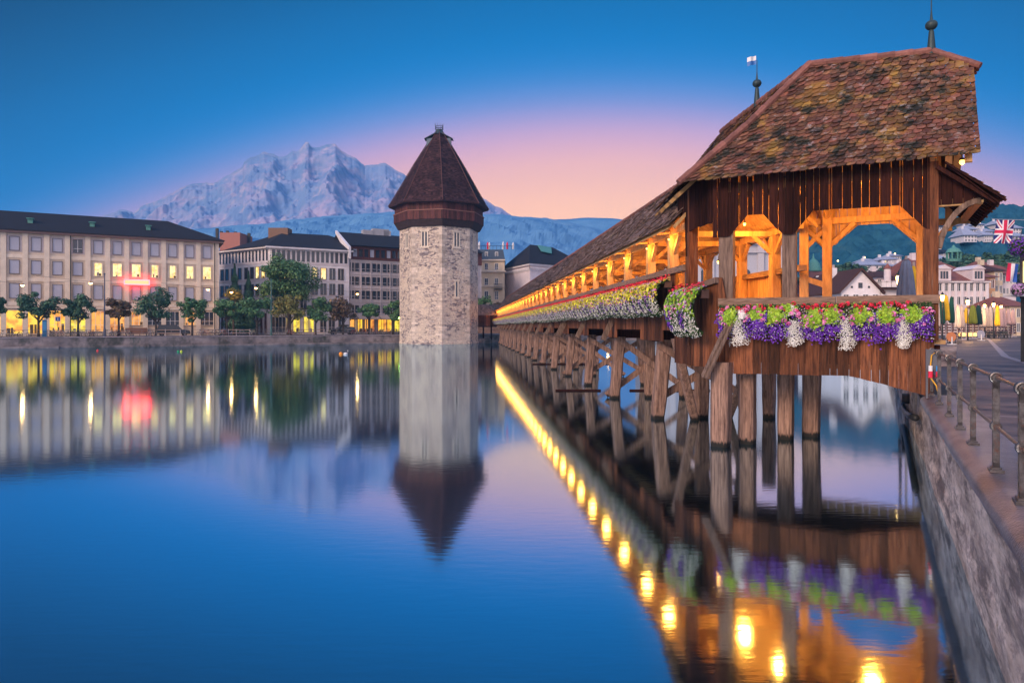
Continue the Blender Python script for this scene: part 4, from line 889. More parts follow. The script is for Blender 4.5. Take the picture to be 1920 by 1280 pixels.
for off in (.02, 3.18): mb.beam(run(YS, off, 6.05), run(YE, off, 6.05), .2, .2)
for i, y in enumerate(posts): mb.beam(run(y, .1, 6.0), run(y, 3.3, 6.0), .16, .16); 
for i, y in enumerate(posts):
    if y < 80: mb.beam(run(y, .5, 6.95), run(y, 2.7, 6.95), .10, .14); mb.beam(run(y, 1.6, 6.05), run(y, 1.6, 8.1), .14, .14, D)
y = YS
while y < 90:
    mb.beam(run(y, -.45, 5.98), run(y, 1.6, 8.24), .08, .12, D); mb.beam(run(y, 3.65, 5.98), run(y, 1.6, 8.24), .08, .12, D); y += 1.1 if y < 50 else 2.2
mb.build('roof_timbers', M['warm'], br_)
for i, y in enumerate(posts):      # rafter feet catching light under the eave
    mb = MB(); mb.beam(run(y - .05, -.50, 5.99), run(y - .05, -.1, 6.03), .16, .05); mb.build('rafter_foot', M['warm'], br_)
# roof
RE = 6.03; RR = 8.40
mb = MB(); segs = [(19.75, 46, .20, .20), (46, 80, .28, .22), (80, YE, .42, .24)]
for (y0, y1, w, h) in segs:
    tiles(mb, lambda s: run(lerp(y0, y1, s), -.55, RE + .02), lambda s: run(lerp(y0, y1, s), 1.6, RR), w, h, lambda t: -.05 * math.sin(t * math.pi), hexa=(y0 < 20), jit=1.6)
tiles(mb, lambda s: run(lerp(22, 60, s), 3.75, RE), lambda s: run(lerp(22, 60, s), 1.6, RR), .28, .24, hexa=False)
mb.build('long_roof', M['tile2'], br_)
mb = MB()
for (e, off) in ((-.50, 1.6), (3.45, 1.6)):
    for i in range(10):
        t0, t1 = i / 10 + .002, (i + 1) / 10 - .002; a = lambda y, t: run(y, lerp(e, off, t), lerp(RE - .0, RR - .12, t))
        quad(mb, a(20.0, t0), a(YE, t0), a(YE, t1), a(20.0, t1), -.03, -.02)
mb.build('long_roof_boarding', M['warm'], br_)
mb = MB(); caps(mb, [run(20, 1.6, RR + .03), run(60, 1.6, RR + .03)], .10, .38); mb.tube([run(60, 1.6, RR + .03), run(YE, 1.6, RR + .03)], .10, 6); mb.build('long_ridge_caps', M['ridge'], br_)
mb = MB(); y = YS
while y < YE:
    e = min(YE, y + 5.2); mb.beam(run(y + .01, -.08, 4.82), run(e - .01, -.08, 4.82 + ru(-.008, .008)), .24, .17); mb.beam(run(y + .01, 3.26, 4.82), run(e - .01, 3.26, 4.82), .24, .17); y = e
mb.build('handrail', M['rail'], br_)
pier = [23.2 + 6.58 * i for i in range(16)]
def deep(Y): return any(abs(Y - p) < 1.15 + .008 * Y for p in pier)
mb = MB(); y = 20.62; nrm = NO
while y < YE:
    st = ru(.15, .24) * (1 if y < 60 else 2.2); e = min(YE, y + st); o = ru(0, .01); dp = deep((y + e) / 2)
    zb = 2.66 if dp else 3.02; a = run(y + .004, -.10 - o, 0); b = run(e - .004, -.10 - o, 0); t = NO * .028
    P8 = [a, b, b - t, a - t]; mb.box8([(*q.xy, zb + ru(-.006, .01)) for q in P8] + [(*q.xy, 4.75) for q in P8]); y = e
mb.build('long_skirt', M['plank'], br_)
mb = MB(); y = 20.4
while y < 90: mb.box8([run(y, 3.34, 2.9), run(y + .6, 3.34, 2.9), run(y + .6, 3.37, 2.9), run(y, 3.37, 2.9), run(y, 3.34, 4.75), run(y + .59, 3.34, 4.75), run(y + .59, 3.37, 4.75), run(y, 3.37, 4.75)]); y += .6
mb.build('long_back_skirt', M['warm'], br_)
# decks
mb = MB(); y = 20.4
while y < YE: mb.box8([run(y, 0, 3.62), run(y + .38, 0, 3.62), run(y + .38, 3.3, 3.62), run(y, 3.3, 3.62), run(y, 0, 3.70), run(y + .38, 0, 3.70), run(y + .38, 3.3, 3.70), run(y, 3.3, 3.70)]); y += .4
for i in range(26): mb.box(-.3 + i * .2, -.11 + i * .2, .0, PW, ZD - .09, ZD, fr=V)
for i in range(2): mb.box(4.2 + i * .25, 4.45 + i * .25, .3, PW + .6, ZD + i * .16, ZD + .16 + i * .16, fr=V)
mb.build('deck', M['warm'], br_)
mb = MB()
for off in (.15, 1.6, 3.05): mb.beam(run(20.6, off, 3.28), run(YE, off, 3.28), .3, .62)
for a in (.3, PW - .3): mb.beam(V.p(-.2, a, 2.45), V.p(5.0, a, 2.45), .3, .5)
for p in pier: mb.beam(run(p, -.05, 2.80), run(p, 3.3, 2.80), .34, .34)
mb.build('deck_beams', M['plank_up'], br_)
# diagonal boards at each pier
for i, p in enumerate(pier):
    if i == 0: continue
    for dy in ((0, ) if i % 3 else (0, .9)):
        mb = MB(); a = run(p - .9 + dy, -.14, 3.50); b = run(p - .9 + dy - .15, -.62, 2.56); mb.beam(a, b, .22, .07, D); mb.build('diagonal_board', M['grey'], br_)
# trestles
def pile(a, b, w, tp=1.0, rot=None, nm='pile'):
    mb = MB(); a = Vector(a); b = Vector(b); n = 10; up = rot or D
    vs = []; d = (b - a)
    for i in range(n + 1):
        q = a + d * (i / n); k = (w / 2) * (1 + .09 * noise.noise(q * 1.7) + (.0 if q.z > .5 else -.10 * (1 - max(0, q.z) / .5))); sd = Vector((up[0], up[1], 0)).normalized() * k; s2 = Vector((-sd.y, sd.x, 0)); c_ = .72
        for (x, y_) in ((-1, -c_), (-c_, -1), (c_, -1), (1, -c_), (1, c_), (c_, 1), (-c_, 1), (-1, c_)): vs.append(q + sd * x + s2 * y_)
    fs = [(i * 8 + j, i * 8 + (j + 1) % 8, (i + 1) * 8 + (j + 1) % 8, (i + 1) * 8 + j) for i in range(n) for j in range(8)] + [tuple(range(7, -1, -1)), tuple(n * 8 + j for j in range(8))]
    mb.add(vs, fs); return mb.build(nm, M['pile'], br_)
for i, p in enumerate(pier):
    sx_ = ru(-.1, .1)
    pile(run(p + .1, .02 + ru(-.1, .1), -1), run(p, .36, 2.68), .42 + ru(-.03, .03)); pile(run(p + .3, 3.3, -1), run(p, 2.95, 2.68), .40)
    if i < 9: pile(run(p + .4, 1.75, -1), run(p + .1, 1.65, 2.68), .42)
    mb = MB()
    if i % 2 or i > 5:
        mb.beam(run(p - .25, .2, 2.6), run(p - .28, 3.6, .1), .24, .09, D); mb.beam(run(p + .28, 3.2, 2.6), run(p + .3, -.2, .1), .24, .09, D)
    else: mb.beam(run(p - .26, .1, 2.5), run(p - .26, 3.3, .6), .24, .09, D); mb.beam(run(p + .26, 3.3, 2.5), run(p + .26, .1, .6), .24, .09, D)
    mb.build('cross_brace', M['pile'], br_)
mb = MB()
for yy, x0, x1 in ((56, -.8, 5.8), (33.2, -2.0, .2), (33.2, 1.6, 5.5)): mb.tube([run(yy, x0, .02), run(yy, x1, .02)], .06, 6)
mb.build('floating_beam', M['corbel'] if 'corbel' in M else M['plank_up'], br_)
# pavilion piles
for (x, y_, w, zt) in ((5.52, 17.95, .47, 2.2), (6.33, 18.35, .40, 2.2), (7.66, 19.1, .38, 2.3), (8.62, 19.6, .44, 2.3), (8.85, 23.5, .40, 2.4)):
    pile((x + (-.05 if w > .4 else .0), y_, -1), (x, y_, zt), w, rot=Vector((.80, -.60, 0)))
pile((6.45, 23.3, -1), (5.2, 21.7, 2.75), .26, rot=D, nm='raking_strut')
pile((7.6, 24.9, -1), (7.1, 20.2, 2.3), .24, rot=D, nm='raking_strut')
# ---- pent roof at the right end
mb = MB(); pi0 = lambda s: V.p(-1.36, lerp(-.42, PW + .4, s), 5.90); pt0 = lambda s: V.p(-.30, lerp(-.42, PW + .4, s), 6.82)
tiles(mb, pi0, pt0, .21, .17, None, jit=1.5); mb.build('pent_roof_tiles', M['tile'], br_)
mb = MB(); quad(mb, pi0(0) + V.u * .1, pi0(1) + V.u * .1, pt0(1), pt0(0), -.03, -.04); mb.beam(V.p(-1.38, -.44, 5.88), V.p(-.25, -.44, 6.84), .04, .10, V.v)
for i in range(12): b = -.3 + i * .34; mb.beam(V.p(-1.22, b, 5.88), V.p(-.1, b, 6.78), .09, .11, V.v)
mb.build('pent_roof', M['plank_up'], br_)
mb = MB(); ck = [(0.02, 5.95), (-.62, 5.96), (-.95, 5.93), (-1.02, 6.02), (-.98, 6.12), (-.30, 6.68), (.02, 6.70)]
for x0, x1 in ((.01, -.2), (-.21, -.42), (-.43, -.62), (-.63, -.82), (-.83, -1.02)):
    zt = lambda a: interp([(-1.1, 6.02), (-.3, 6.68), (.1, 6.7)], a); zb = lambda a: interp([(-1.02, 6.0), (-.95, 5.93), (-.6, 5.94), (.1, 5.94)], a)
    mb.poly([V.p(x0, -.10, zb(x0)), V.p(x1, -.10, zb(x1)), V.p(x1, -.10, zt(x1)), V.p(x0, -.10, zt(x0))], (V.v * .03)[:])
mb.build('pent_roof_cheek', M['plank_up'], br_)
def arch_brace(b, m_):
    mb = MB(); pts = []
    for i in range(9):
        t = i / 8; px = 1768 + (1836 - 1768) * (t ** 1.25); zz = 4.95 + 1.03 * (1 - (1 - t) ** 2.0)
        a = -.16 - .80 * t ** 1.3; pts.append(V.p(a, b, zz))
    for p0, p1 in zip(pts, pts[1:]): mb.beam(p0, p1 + (p1 - p0) * .06, .12, .17, V.v)
    mb.build('arched_bracket', m_, br_)
arch_brace(-.02, M['grey']); arch_brace(PW, M['warm'])
mb = MB(); mb.beam(V.p(-.1, .0, 5.98), V.p(-1.0, .0, 5.98), .14, .16, (0, 0, 1)); mb.beam(V.p(-.1, PW, 5.98), V.p(-1.1, PW, 5.98), .14, .16); mb.beam(V.p(-.95, -.1, 6.0), V.p(-.95, PW, 6.0), .13, .13); mb.beam(V.p(-.05, 0, 6.0), V.p(-.05, PW, 6.0), .2, .2)
mb.build('pent_roof_frame', M['warm'], br_)
mb = MB(); planks(mb, V.p(-.12, -.1, 0).xy, V.p(-.12, PW + .1, 0).xy, lambda s: 7.1 + min(s, 3.4 - s) * 1.5, lambda s: 6.1, nrm=-V.u, gap=.006); mb.build('gable_boards', M['warm'], br_)
# end board of the parapet toward the quay
mb = MB(); planks(mb, V.p(-.06, -.05, 0).xy, V.p(-.06, .55, 0).xy, lambda s: 3.67, lambda s: 1.55, nrm=-V.u); mb.build('end_skirt', M['plank'], br_)
# ---- link from the bridge to the tower
fl = Fr((-2.7, 129.5), (-.93, -.37), (.37, -.93))
mb = MB(); planks(mb, fl.p(-.6, 0, 0).xy, fl.p(7.5, 0, 0).xy, lambda s: 5.15, lambda s: 3.15, .3, .5, nrm=fl.v); mb.build('link_wall', M['plank'], br_)
mb = MB(); tiles(mb, lambda s: fl.p(lerp(-1, 7.5, s), .6, 5.15), lambda s: fl.p(lerp(-1, 7.5, s), -1.3, 7.2), .42, .26, hexa=False, jit=1.6); mb.build('link_roof', M['tile2'], br_)
mb = MB()
for a in (1, 2.6, 4.2, 5.8): mb.box(a, a + .25, -.6, -.35, -1, 3.2, fr=fl)
mb.box(-.5, 7, -2.2, -.1, 2.95, 3.14, fr=fl); mb.build('link_supports', M['plank_up'], br_)
sp_ = fl.p(3.6, 1.2, 0); st = MB(); st.lathe([(1.5, -1), (1.45, .5), (1.2, .8), (.0, .85)], (sp_.x, sp_.y, 0), 14, sx=1.3); st.build('footing', M['bankwall'], br_)

# ================================================================ LAMPS IN THE BRIDGE
def bridge_lamp(p, label, watts, r=.05, par=None, grp='warm lamps hanging inside the covered bridge'):
    mb = MB(); mb.lathe([(.015, .30), (.015, .12), (.06, .10), (.07, .05)], (0, 0, 0), 8, 0); mb.lathe([(.01, -.07), (.05, -.04), (.065, 0), (.05, .045), (.03, .06)], (0, 0, 0), 10, 1)
    o = mb.build('bridge_lamp', [M['dark_iron'], M['bulb']]); o.location = p; o.scale = (.7,) * 3; tag(o, label, 'lamp', grp)
    l = bpy.data.lights.new('lamp_light', 'POINT'); l.energy = watts; l.color = (1, .40, .055); l.shadow_soft_size = .16
    lo = bpy.data.objects.new('lamp_light', l); col.objects.link(lo); lo.parent = o; lo.location = (0, 0, -.16)
    return o
LW = 150
y = 22.45; i = 1
while y < 130:
    q = run(y, 1.9, 5.25); bridge_lamp(q, 'warm bulb under the bridge roof, %s lamp along the run from the pavilion' % ordn(i), LW); y += 6.56; i += 1
for i, y in enumerate(posts): bridge_lamp(run(y - .30, -.20, 5.80), 'small warm bulb under the eave, %s post from the pavilion' % ordn(i + 1), 34, grp='warm bulbs at the eave posts of the long run').scale = (.5,) * 3
bridge_lamp(V.p(1.2, 1.5, 6.3), 'warm bulb under the middle of the pavilion roof', 150, grp='warm lamps under the pavilion roof')
bridge_lamp(V.p(3.4, 1.3, 6.3), 'warm bulb under the left half of the pavilion roof', 150, grp='warm lamps under the pavilion roof')
bridge_lamp(V.p(4.6, 2.7, 6.2), 'warm bulb above the bend where pavilion meets the long bridge', 150, grp='warm lamps under the pavilion roof')
o = bridge_lamp(V.p(-.62, .05, 6.90), 'bright bare lamp under the gable at the right end of the pavilion roof', 60, grp='gable lamp of the pavilion'); o.scale = (.9,) * 3
# ================================================================ FLOWER BOXES
def leafq(mb, c, n, s, mi=0, asp=1.0):
    n = Vector(n).normalized(); x = n.orthogonal().normalized(); a = ru(0, 6.28); y = n.cross(x); x, y = x * math.cos(a) + y * math.sin(a), -x * math.sin(a) + y * math.cos(a)
    c = Vector(c); mb.add([c - x * s, c + y * s * .5 * asp + n * s * .15, c + x * s, c - y * s * .5 * asp + n * s * .15], [(0, 1, 2, 3)], mi)
def star(mb, c, n, s):
    n = Vector(n).normalized(); x = n.orthogonal().normalized(); y = n.cross(x); c = Vector(c); a0 = ru(0, 6); vs = [c]
    for i in range(10):
        r = s if i % 2 == 0 else s * .62; t = a0 + i * math.pi / 5; vs.append(c + x * r * math.cos(t) + y * r * math.sin(t) + n * s * .25)
    mb.add(vs, [(0, 1 + i, 1 + (i + 1) % 10) for i in range(10)])
def ball(mb, c, s):
    c = Vector(c); a = ru(0, 1.5); ca, sa = math.cos(a) * s, math.sin(a) * s
    mb.add([c + Vector((ca, sa, 0)), c + Vector((-sa, ca, 0)), c + Vector((-ca, -sa, 0)), c + Vector((sa, -ca, 0)), c + Vector((0, 0, s)), c - Vector((0, 0, s))],
           [(0, 1, 4), (1, 2, 4), (2, 3, 4), (3, 0, 4), (1, 0, 5), (2, 1, 5), (3, 2, 5), (0, 3, 5)])
def head(mb, c, r, n=16, s=.026):
    c = Vector(c)
    for i in range(n):
        d = Vector((ru(-1, 1), ru(-.4, 1), ru(-.6, 1))).normalized(); star(mb, c + d * r * ru(.7, 1), d, s * ru(.8, 1.2))
def rdir(): return Vector((ru(-1, 1), ru(-.1, 1.2), ru(-.5, 1))).normalized()
def flower_box(label, layout, grp, dens=1.0):
    """front boxes, local x along, y outward, z up from the planter rim"""
    e = empty('flower_box', (0, 0, 0), label, 'flower box', grp)
    mb = MB(); mb.box(-.58, .58, .02, .24, -.20, 0); mb.build('planter', M['planter'], e, world=False)
    w = .60
    def bul(x, z): return .20 + .22 * math.exp(-((z + .30) / .32) ** 2) + .04 * math.sin(x * 7)
    dg = MB()
    for i in range(int(2600 * dens)):
        x = ru(-w, w); z = ru(-.66, .10) if rnd() < .8 else ru(-.2, .12); leafq(dg, (x, bul(x, z) * ru(.3, .93), z), rdir(), ru(.02, .042))
    dg.build('foliage', M['dgreen'], e, world=False)
    lm = MB()
    for (cx, cz, rx, rz) in layout['lime']:
        for i in range(int(430 * dens)):
            a = ru(0, 6.28); r = math.sqrt(rnd()) * (1 + .35 * math.sin(a * 3 + cx * 9) + .2 * math.sin(a * 7)); x = cx + rx * r * math.cos(a) + random.gauss(0, .03); z = cz + rz * r * math.sin(a) + random.gauss(0, .035); leafq(lm, (x, bul(x, z) + .05 * (1 - r * r) + ru(-.03, .03), z), (ru(-.8, .8), 1, ru(-.3, 1.2)), ru(.022, .048), asp=1.5)
    lm.build('lime_foliage', M['lime'], e, world=False)
    for key, mt, nm in (('red', 'red_fl', 'red_flowers'), ('pink', 'pink_fl', 'pink_flowers')):
        m_ = MB()
        for (cx, cz) in layout[key]: head(m_, (cx, bul(cx, cz) + .05, cz), .055, 18)
        for i in range(10 if key == 'pink' else 7): cx = ru(-w, w); cz = ru(-.42, .04) if key == 'pink' else ru(-.08, .12); head(m_, (cx, bul(cx, cz) + .05, cz), ru(.025, .05), 10, .022)
        m_.build(nm, M[mt], e, world=False)
    wh = MB()
    for (cx, z0, z1, rx) in layout['white']:
        for i in range(int(800 * dens)):
            t = rnd() ** .75; z = z0 + (z1 - z0) * t; ww = rx * math.sin(max(.2, min(1, t * 1.05)) * math.pi * .86) ** .6; ww *= 1.1 + .25 * math.sin(t * 13 + cx * 20); gx = random.gauss(0, .50); x = cx + ww * max(-1.35, min(1.35, gx * 1.3)) + .04 * math.sin(t * 7 + cx); z += ru(-.05, .05); k = 1 - ((x - cx) / (rx * 1.15)) ** 2
            ball(wh, (x, bul(x, z) * .8 + .12 * k + ru(-.02, .02) - .15 * t * t * 0, z), ru(.010, .017))
    for i in range(160): x = ru(-w, w); z = ru(-.75, .02); ball(wh, (x, bul(x, z) + .03, z), ru(.010, .016))
    wh.build('white_flowers', M['white_fl'], e, world=False)
    pu = MB()
    for (cx, cz, rx, rz) in layout['purple']:
        for i in range(int(170 * dens)):
            a = ru(0, 6.28); r = math.sqrt(rnd()) * (1.12 + .35 * math.sin(a * 3 + cx * 11)); x = cx + rx * r * math.cos(a) + random.gauss(0, .04); z = cz + rz * r * math.sin(a) + random.gauss(0, .06); star(pu, (x, bul(x, z) * .95 + ru(-.02, .05), z), (ru(-.5, .5), 1, ru(-.4, .5)), ru(.020, .032))
    for i in range(150): x = ru(-w, w); z = ru(-.78, -.12); star(pu, (x, bul(x, z) + .02, z), (ru(-.5, .5), 1, ru(-.4, .5)), ru(.016, .028))
    pu.build('purple_flowers', M['purple_fl'], e, world=False)
    return e
th = math.atan2(.471, -.882)
grpF = 'flower boxes along the pavilion front'
lay = [
    (4.14, 'flower box below the left end of the pavilion sill, white cascade with pink geraniums', dict(lime=[(-.30, -.22, .20, .20), (.34, -.12, .17, .14)], red=[(-.1, .02), (.45, .07), (.52, .0)], pink=[(-.52, -.10), (-.50, -.25), (-.45, -.38), (.30, .03), (.05, -.02), (.52, -.28), (.12, .06), (-.38, .04)], white=[(-.10, -.25, -.92, .20), (0, -.02, -.22, .10)], purple=[(-.46, -.42, .18, .28), (.34, -.52, .22, .24), (.45, -.36, .16, .2)])),
    (2.90, 'second flower box from the left below the pavilion sill, white pink and lime green', dict(lime=[(-.45, -.2, .24, .18), (.42, -.26, .22, .24), (-.1, .0, .14, .08)], red=[(-.02, .12), (.2, .07), (.3, .02), (.5, .08), (.42, .03)], pink=[(-.3, .02), (-.05, -.12), (-.12, -.38), (.10, -.14), (.28, -.22), (.0, -.05), (.3, -.42), (-.4, -.34), (-.22, -.3)], white=[(0.0, -.28, -.90, .19), (-.05, .06, -.12, .10)], purple=[(-.40, -.52, .20, .22), (.38, -.58, .22, .20)])),
    (1.72, 'third flower box from the left below the pavilion sill, red geraniums over a white cascade', dict(lime=[(-.36, -.16, .20, .20), (.28, -.18, .22, .19)], red=[(-.5, .08), (-.36, .05), (-.12, .07), (.0, .1), (.18, .05), (.36, .11), (.5, .06), (.28, .0)], pink=[(-.15, -.1), (-.1, -.25), (.05, -.22), (.5, -.28), (-.5, -.36), (.08, -.38)], white=[(-.02, -.24, -.98, .17)], purple=[(-.40, -.52, .2, .2), (.38, -.52, .24, .24)])),
    (.56, 'rightmost flower box below the pavilion sill, pink geraniums at its outer end', dict(lime=[(-.34, -.18, .22, .2), (.16, -.17, .22, .17)], red=[(-.5, .07), (-.3, .1), (-.1, .06), (.1, .1), (.0, .02)], pink=[(.5, -.05), (.56, -.12), (.44, -.12), (-.2, -.15), (-.12, -.3), (.0, .02)], white=[(.0, -.22, -.92, .16)], purple=[(-.42, -.55, .18, .22), (.36, -.42, .2, .18), (-.1, -.5, .2, .14)])),
]
for (a, lb, ly) in lay:
    # layouts are written left to right; local x runs to the left, so mirror them
    for k in ly: ly[k] = [(-t[0],) + tuple(t[1:]) for t in ly[k]]
    e = flower_box(lb, ly, grpF); e.location = V.p(a, -.12, 3.58); e.rotation_euler = (0, 0, th)

def mound(seed, label, grp, yellow=True, dens=1.0, w=.82):
    random.seed(seed); e = empty('flower_box', (0, 0, 0), label, 'flower box', grp)
    mb = MB(); mb.box(-w * .96, w * .96, .02, .24, -.20, 0); mb.build('planter', M['planter'], e, world=False)
    P_ = {k: MB() for k in ('g', 'l', 'r', 'w', 'p', 'k', 'm')}
    for i in range(int(3300 * dens)):
        ph = ru(0.0, 2.85); x = ru(-w, w); c = (x + w) % w - w / 2     # two bulges per box
        q = math.sqrt(max(0, 1 - (c / (w * .62)) ** 2)); r = (.16 + .46 * q) * ru(.9, 1.04)
        pos = Vector((x, .12 + r * math.sin(ph) * 1.0, -.40 + (.46 * math.cos(ph) if ph < 1.57 else (.52 + .18 * q) * math.cos(ph)))); nr = Vector((c, math.sin(ph), math.cos(ph)))
        nr = (nr + Vector((ru(-.6, .6), ru(-.4, .4), ru(-.4, .4)))).normalized()
        u = rnd(); zf = (.08 - pos.z) / 1.14 + ru(-.13, .13)
        if zf < .12: k = 'r' if u < .42 and noise.noise(Vector((x * 3.1, seed, 0))) > .0 else ('m' if u < .75 else 'l')
        elif zf < .38: k = 'l' if u < .68 else ('m' if u < .76 else ('k' if u < .84 else 'g'))
        elif zf < .52: k = 'l' if u < .30 else ('m' if u < .50 else ('k' if u < .74 else ('p' if u < .85 else 'w')))
        else:
            k = 'w' if (c < -.13 + .25 * (zf - .5) or (zf > .9 and u < .5)) else ('p' if u < .62 else ('m' if u < .72 else 'g'))
            if u > .84 or (ph > 2.5 and u > .25): k = 'g'
        if k == 'w':
            for j in range(2 if u < .5 else 1): ball(P_['w'], pos + Vector((ru(-.03, .03), ru(-.03, .03), ru(-.03, .03))), ru(.012, .019))
        elif k in 'pkmr': star(P_[k], pos + (Vector((0, -.02, ru(.0, .12))) if k == 'r' else Vector((0, 0, 0))), nr, ru(.024, .038))
        else: leafq(P_[k], pos, nr, ru(.04, .07), asp=1.4)
        if rnd() < .5: leafq(P_['g'], pos - nr * .06, nr, ru(.04, .07), asp=1.4)
    for k, mt, nm in (('g', 'dgreen', 'foliage'), ('l', 'yellow_leaf' if yellow else 'lime', 'lime_foliage'), ('r', 'red_fl', 'red_flowers'), ('w', 'white_fl', 'white_flowers'), ('p', 'purple_fl', 'purple_flowers'), ('k', 'pink_fl', 'pink_flowers'), ('m', 'lilac_fl', 'lilac_flowers')):
        P_[k].build(nm, M[mt], e, world=False)
    return e
GB = 'trailing flower boxes along the long bridge side'
protos = []
rzb = math.atan2(-NO.x, NO.y)
y = 21.25; n = 1
while y < 129:
    lb = 'trailing white and purple flower box on the long bridge side, %s from the pavilion' % ordn(n)
    if n <= 3: o = mound(40 + n, lb, GB); protos.append((o, kids(o)))
    else:
        o, kk = protos[(n * 7 + n // 3) % 3]; o = copy_tree(o, label=lb, kidmap=kk)
    o.location = run(y, -.22, 4.50); o.rotation_euler = (0, 0, rzb); o.scale = (1, 1, ru(.92, 1.02))
    y += 1.68; n += 1
o = mound(77, 'lower flower box at the bend, purple petunias and white cascades below the sloping rail', 'flower box at the bend', yellow=False, dens=1.25, w=.70)
c_ = (E0 + E1) / 2; o.location = (c_.x - .12, c_.y - .15, 4.12); o.rotation_euler = (0, 0, math.atan2(-eN.x, eN.y)); o.scale = (.95, 1, 1.18)
random.seed(11)

# ================================================================ TREES
def crown_mesh(mb, c, rx, rz, n, leaf, clus=26, flat=.75, seed=0, hollow=.55):
    random.seed(seed); cs = []
    for i in range(clus):
        d = Vector((ru(-1, 1), ru(-1, 1), ru(-.8, 1))).normalized() * ru(hollow * .7, .98); cs.append((Vector((d.x * rx, d.y * rx, d.z * rz)), (ru(.16, .30) if i % 3 == 0 else ru(.26, .44)) * rx))
    for i in range(n):
        cc, r = random.choice(cs); d = Vector((ru(-1, 1), ru(-1, 1), ru(-1, 1))).normalized(); p = Vector(c) + cc + Vector((d.x * r, d.y * r, d.z * r * flat)) * (rnd() ** .35)
        leafq(mb, p, (d + Vector((ru(-.5, .5), ru(-.5, .5), ru(0, .8)))), leaf * ru(.6, 1.2), asp=1.5)
def tree(label, loc, h0, rx, rz, m, seed, n=2600, leaf=.16, grp='clipped plane trees along the left embankment', th_=.16, cat='tree', clus=26):
    e = empty('tree', loc, label, cat, grp)
    mb = MB(); crown_mesh(mb, (0, 0, h0 + rz), rx, rz, n, leaf, seed=seed, clus=clus); mb.build('crown', m, e, world=False)
    mb = MB(); random.seed(seed); mb.tube([(0, 0, -.1), (ru(-.08, .08), 0, h0 * .5), (0, 0, h0 + rz * .3), (ru(-.2, .2), 0, h0 + rz)], [th_ * 1.3, th_, th_ * .8, th_ * .3], 8)
    for k in range(7):
        a = k * .9 + ru(0, .5); mb.tube([(0, 0, h0 - .3 + .12 * k), (math.cos(a) * rx * .35, math.sin(a) * rx * .35, h0 + rz * .5), (math.cos(a) * rx * .7, math.sin(a) * rx * .7, h0 + rz * ru(.8, 1.3))], [th_ * .5, th_ * .3, th_ * .12], 6)
    mb.build('trunk', M['bark'], e, world=False)
    return e
TL = [(-14, 22, 553, 596, 'leaf2', 'dark tree cut by the left edge of the view on the embankment'), (72, 34, 549, 603, 'leaf2', 'dark green tree before the yellow lit arcade, left of the blue pillar'),
      (147, 27, 556, 604, 'leaf2', 'small dark tree right of the blue pillar before the lime lit shop window'), (222, 23, 562, 598, 'leaf3', 'small reddish brown tree before the orange shop windows'),
      (292, 37, 545, 606, 'leaf2', 'broad dark tree directly left of the parked black van'), (360, 28, 561, 603, 'leaf1', 'green tree directly right of the parked black van'),
      (425, 26, 561, 603, 'leaf1', 'round clipped tree below the dark conifers'), (482, 32, 558, 605, 'leaf1', 'round clipped tree left of the tall teal pole'),
      (545, 32, 557, 604, 'leaf4', 'yellowish clipped tree right of the tall teal pole'), (592, 27, 559, 604, 'leaf1', 'green clipped tree right of the yellowish one'),
      (643, 28, 561, 605, 'leaf3', 'brownish clipped tree above the parked black estate car'), (691, 18, 566, 600, 'leaf1', 'smallest clipped tree before the orange lit cafe'),
      (737, 24, 562, 604, 'leaf1', 'clipped tree next to the stone tower')]
for i, (px, hw, yt, yb, m_, lb) in enumerate(TL):
    d = 1.9; s_ = s_at(B, px, d); p = B.p(s_, d, ZB); k = p.y / F
    h0 = (611 - yb) * k + HC - ZB; rz_ = (yb - yt) * k / 2
    tree(lb, p, h0, hw * k * 1.0, rz_ * 1.06, M[m_], 100 + i, n=3600, leaf=.17, clus=22 + i % 3 * 4)
p = P(541, 611, 127); p.z = ZB
e = tree('big round dark green tree before the white corner building', p, 5.2, 5.4, 5.0, M['leaf1'], 300, n=15000, leaf=.19, grp='large trees before the corner building', th_=.3, clus=70)
p = P(466, 611, 126); p.z = ZB
def conifer(label, px, Y, yt, hw, seed):
    p = P(px, 611, Y); p.z = ZB; k = Y / F; H = (611 - yt) * k + HC - ZB; e = empty('conifer', p, label, 'tree', 'large trees before the corner building'); random.seed(seed)
    mb = MB()
    for i in range(7000):
        t = rnd() ** .8; r = hw * k * t * (1 + .25 * math.sin(t * 38)) * math.sqrt(rnd()); a = ru(0, 6.28); z = H * (1 - .93 * t); leafq(mb, (r * math.cos(a), r * math.sin(a), z - r * .2), (math.cos(a), math.sin(a), ru(0, 1)), .17)
    mb.build('crown', M['leaf2'], e, world=False)
    mb = MB(); mb.tube([(0, 0, -.1), (0, 0, H * .95)], [.25, .04], 8); mb.build('trunk', M['bark'], e, world=False)
conifer('tall dark conifer beside the yellow lit foliage', 440, 125, 494, 25, 5); conifer('shorter dark conifer between the tall conifer and the big round tree', 466, 127, 508, 21, 6)
p = P(438, 611, 120); p.z = ZB; tree('small yellow lit tree glowing under a hanging street lamp', p, 5.6, 1.5, 1.3, M['leaf4'], 321, n=1200, leaf=.15, grp='large trees before the corner building')
p = P(905, 611, 150); p.z = ZB; tree('green bush tree below the cream townhouse beside the tower', p, 4.8, 1.9, 1.7, M['leaf1'], 330, n=1500, leaf=.2, grp='shrubs on the far terrace')
p = P(931, 611, 151); p.z = ZB; tree('dark red bush below the balcony of the cream townhouse', p, 4.9, 1.2, 1.0, M['leaf3'], 331, n=800, leaf=.2, grp='shrubs on the far terrace')
tw_ = empty('terrace_wall', P(920, 611, 148), 'brown stone terrace wall behind the covered link to the tower', 'wall'); a, b = P(880, 0, 148), P(1110, 0, 148)
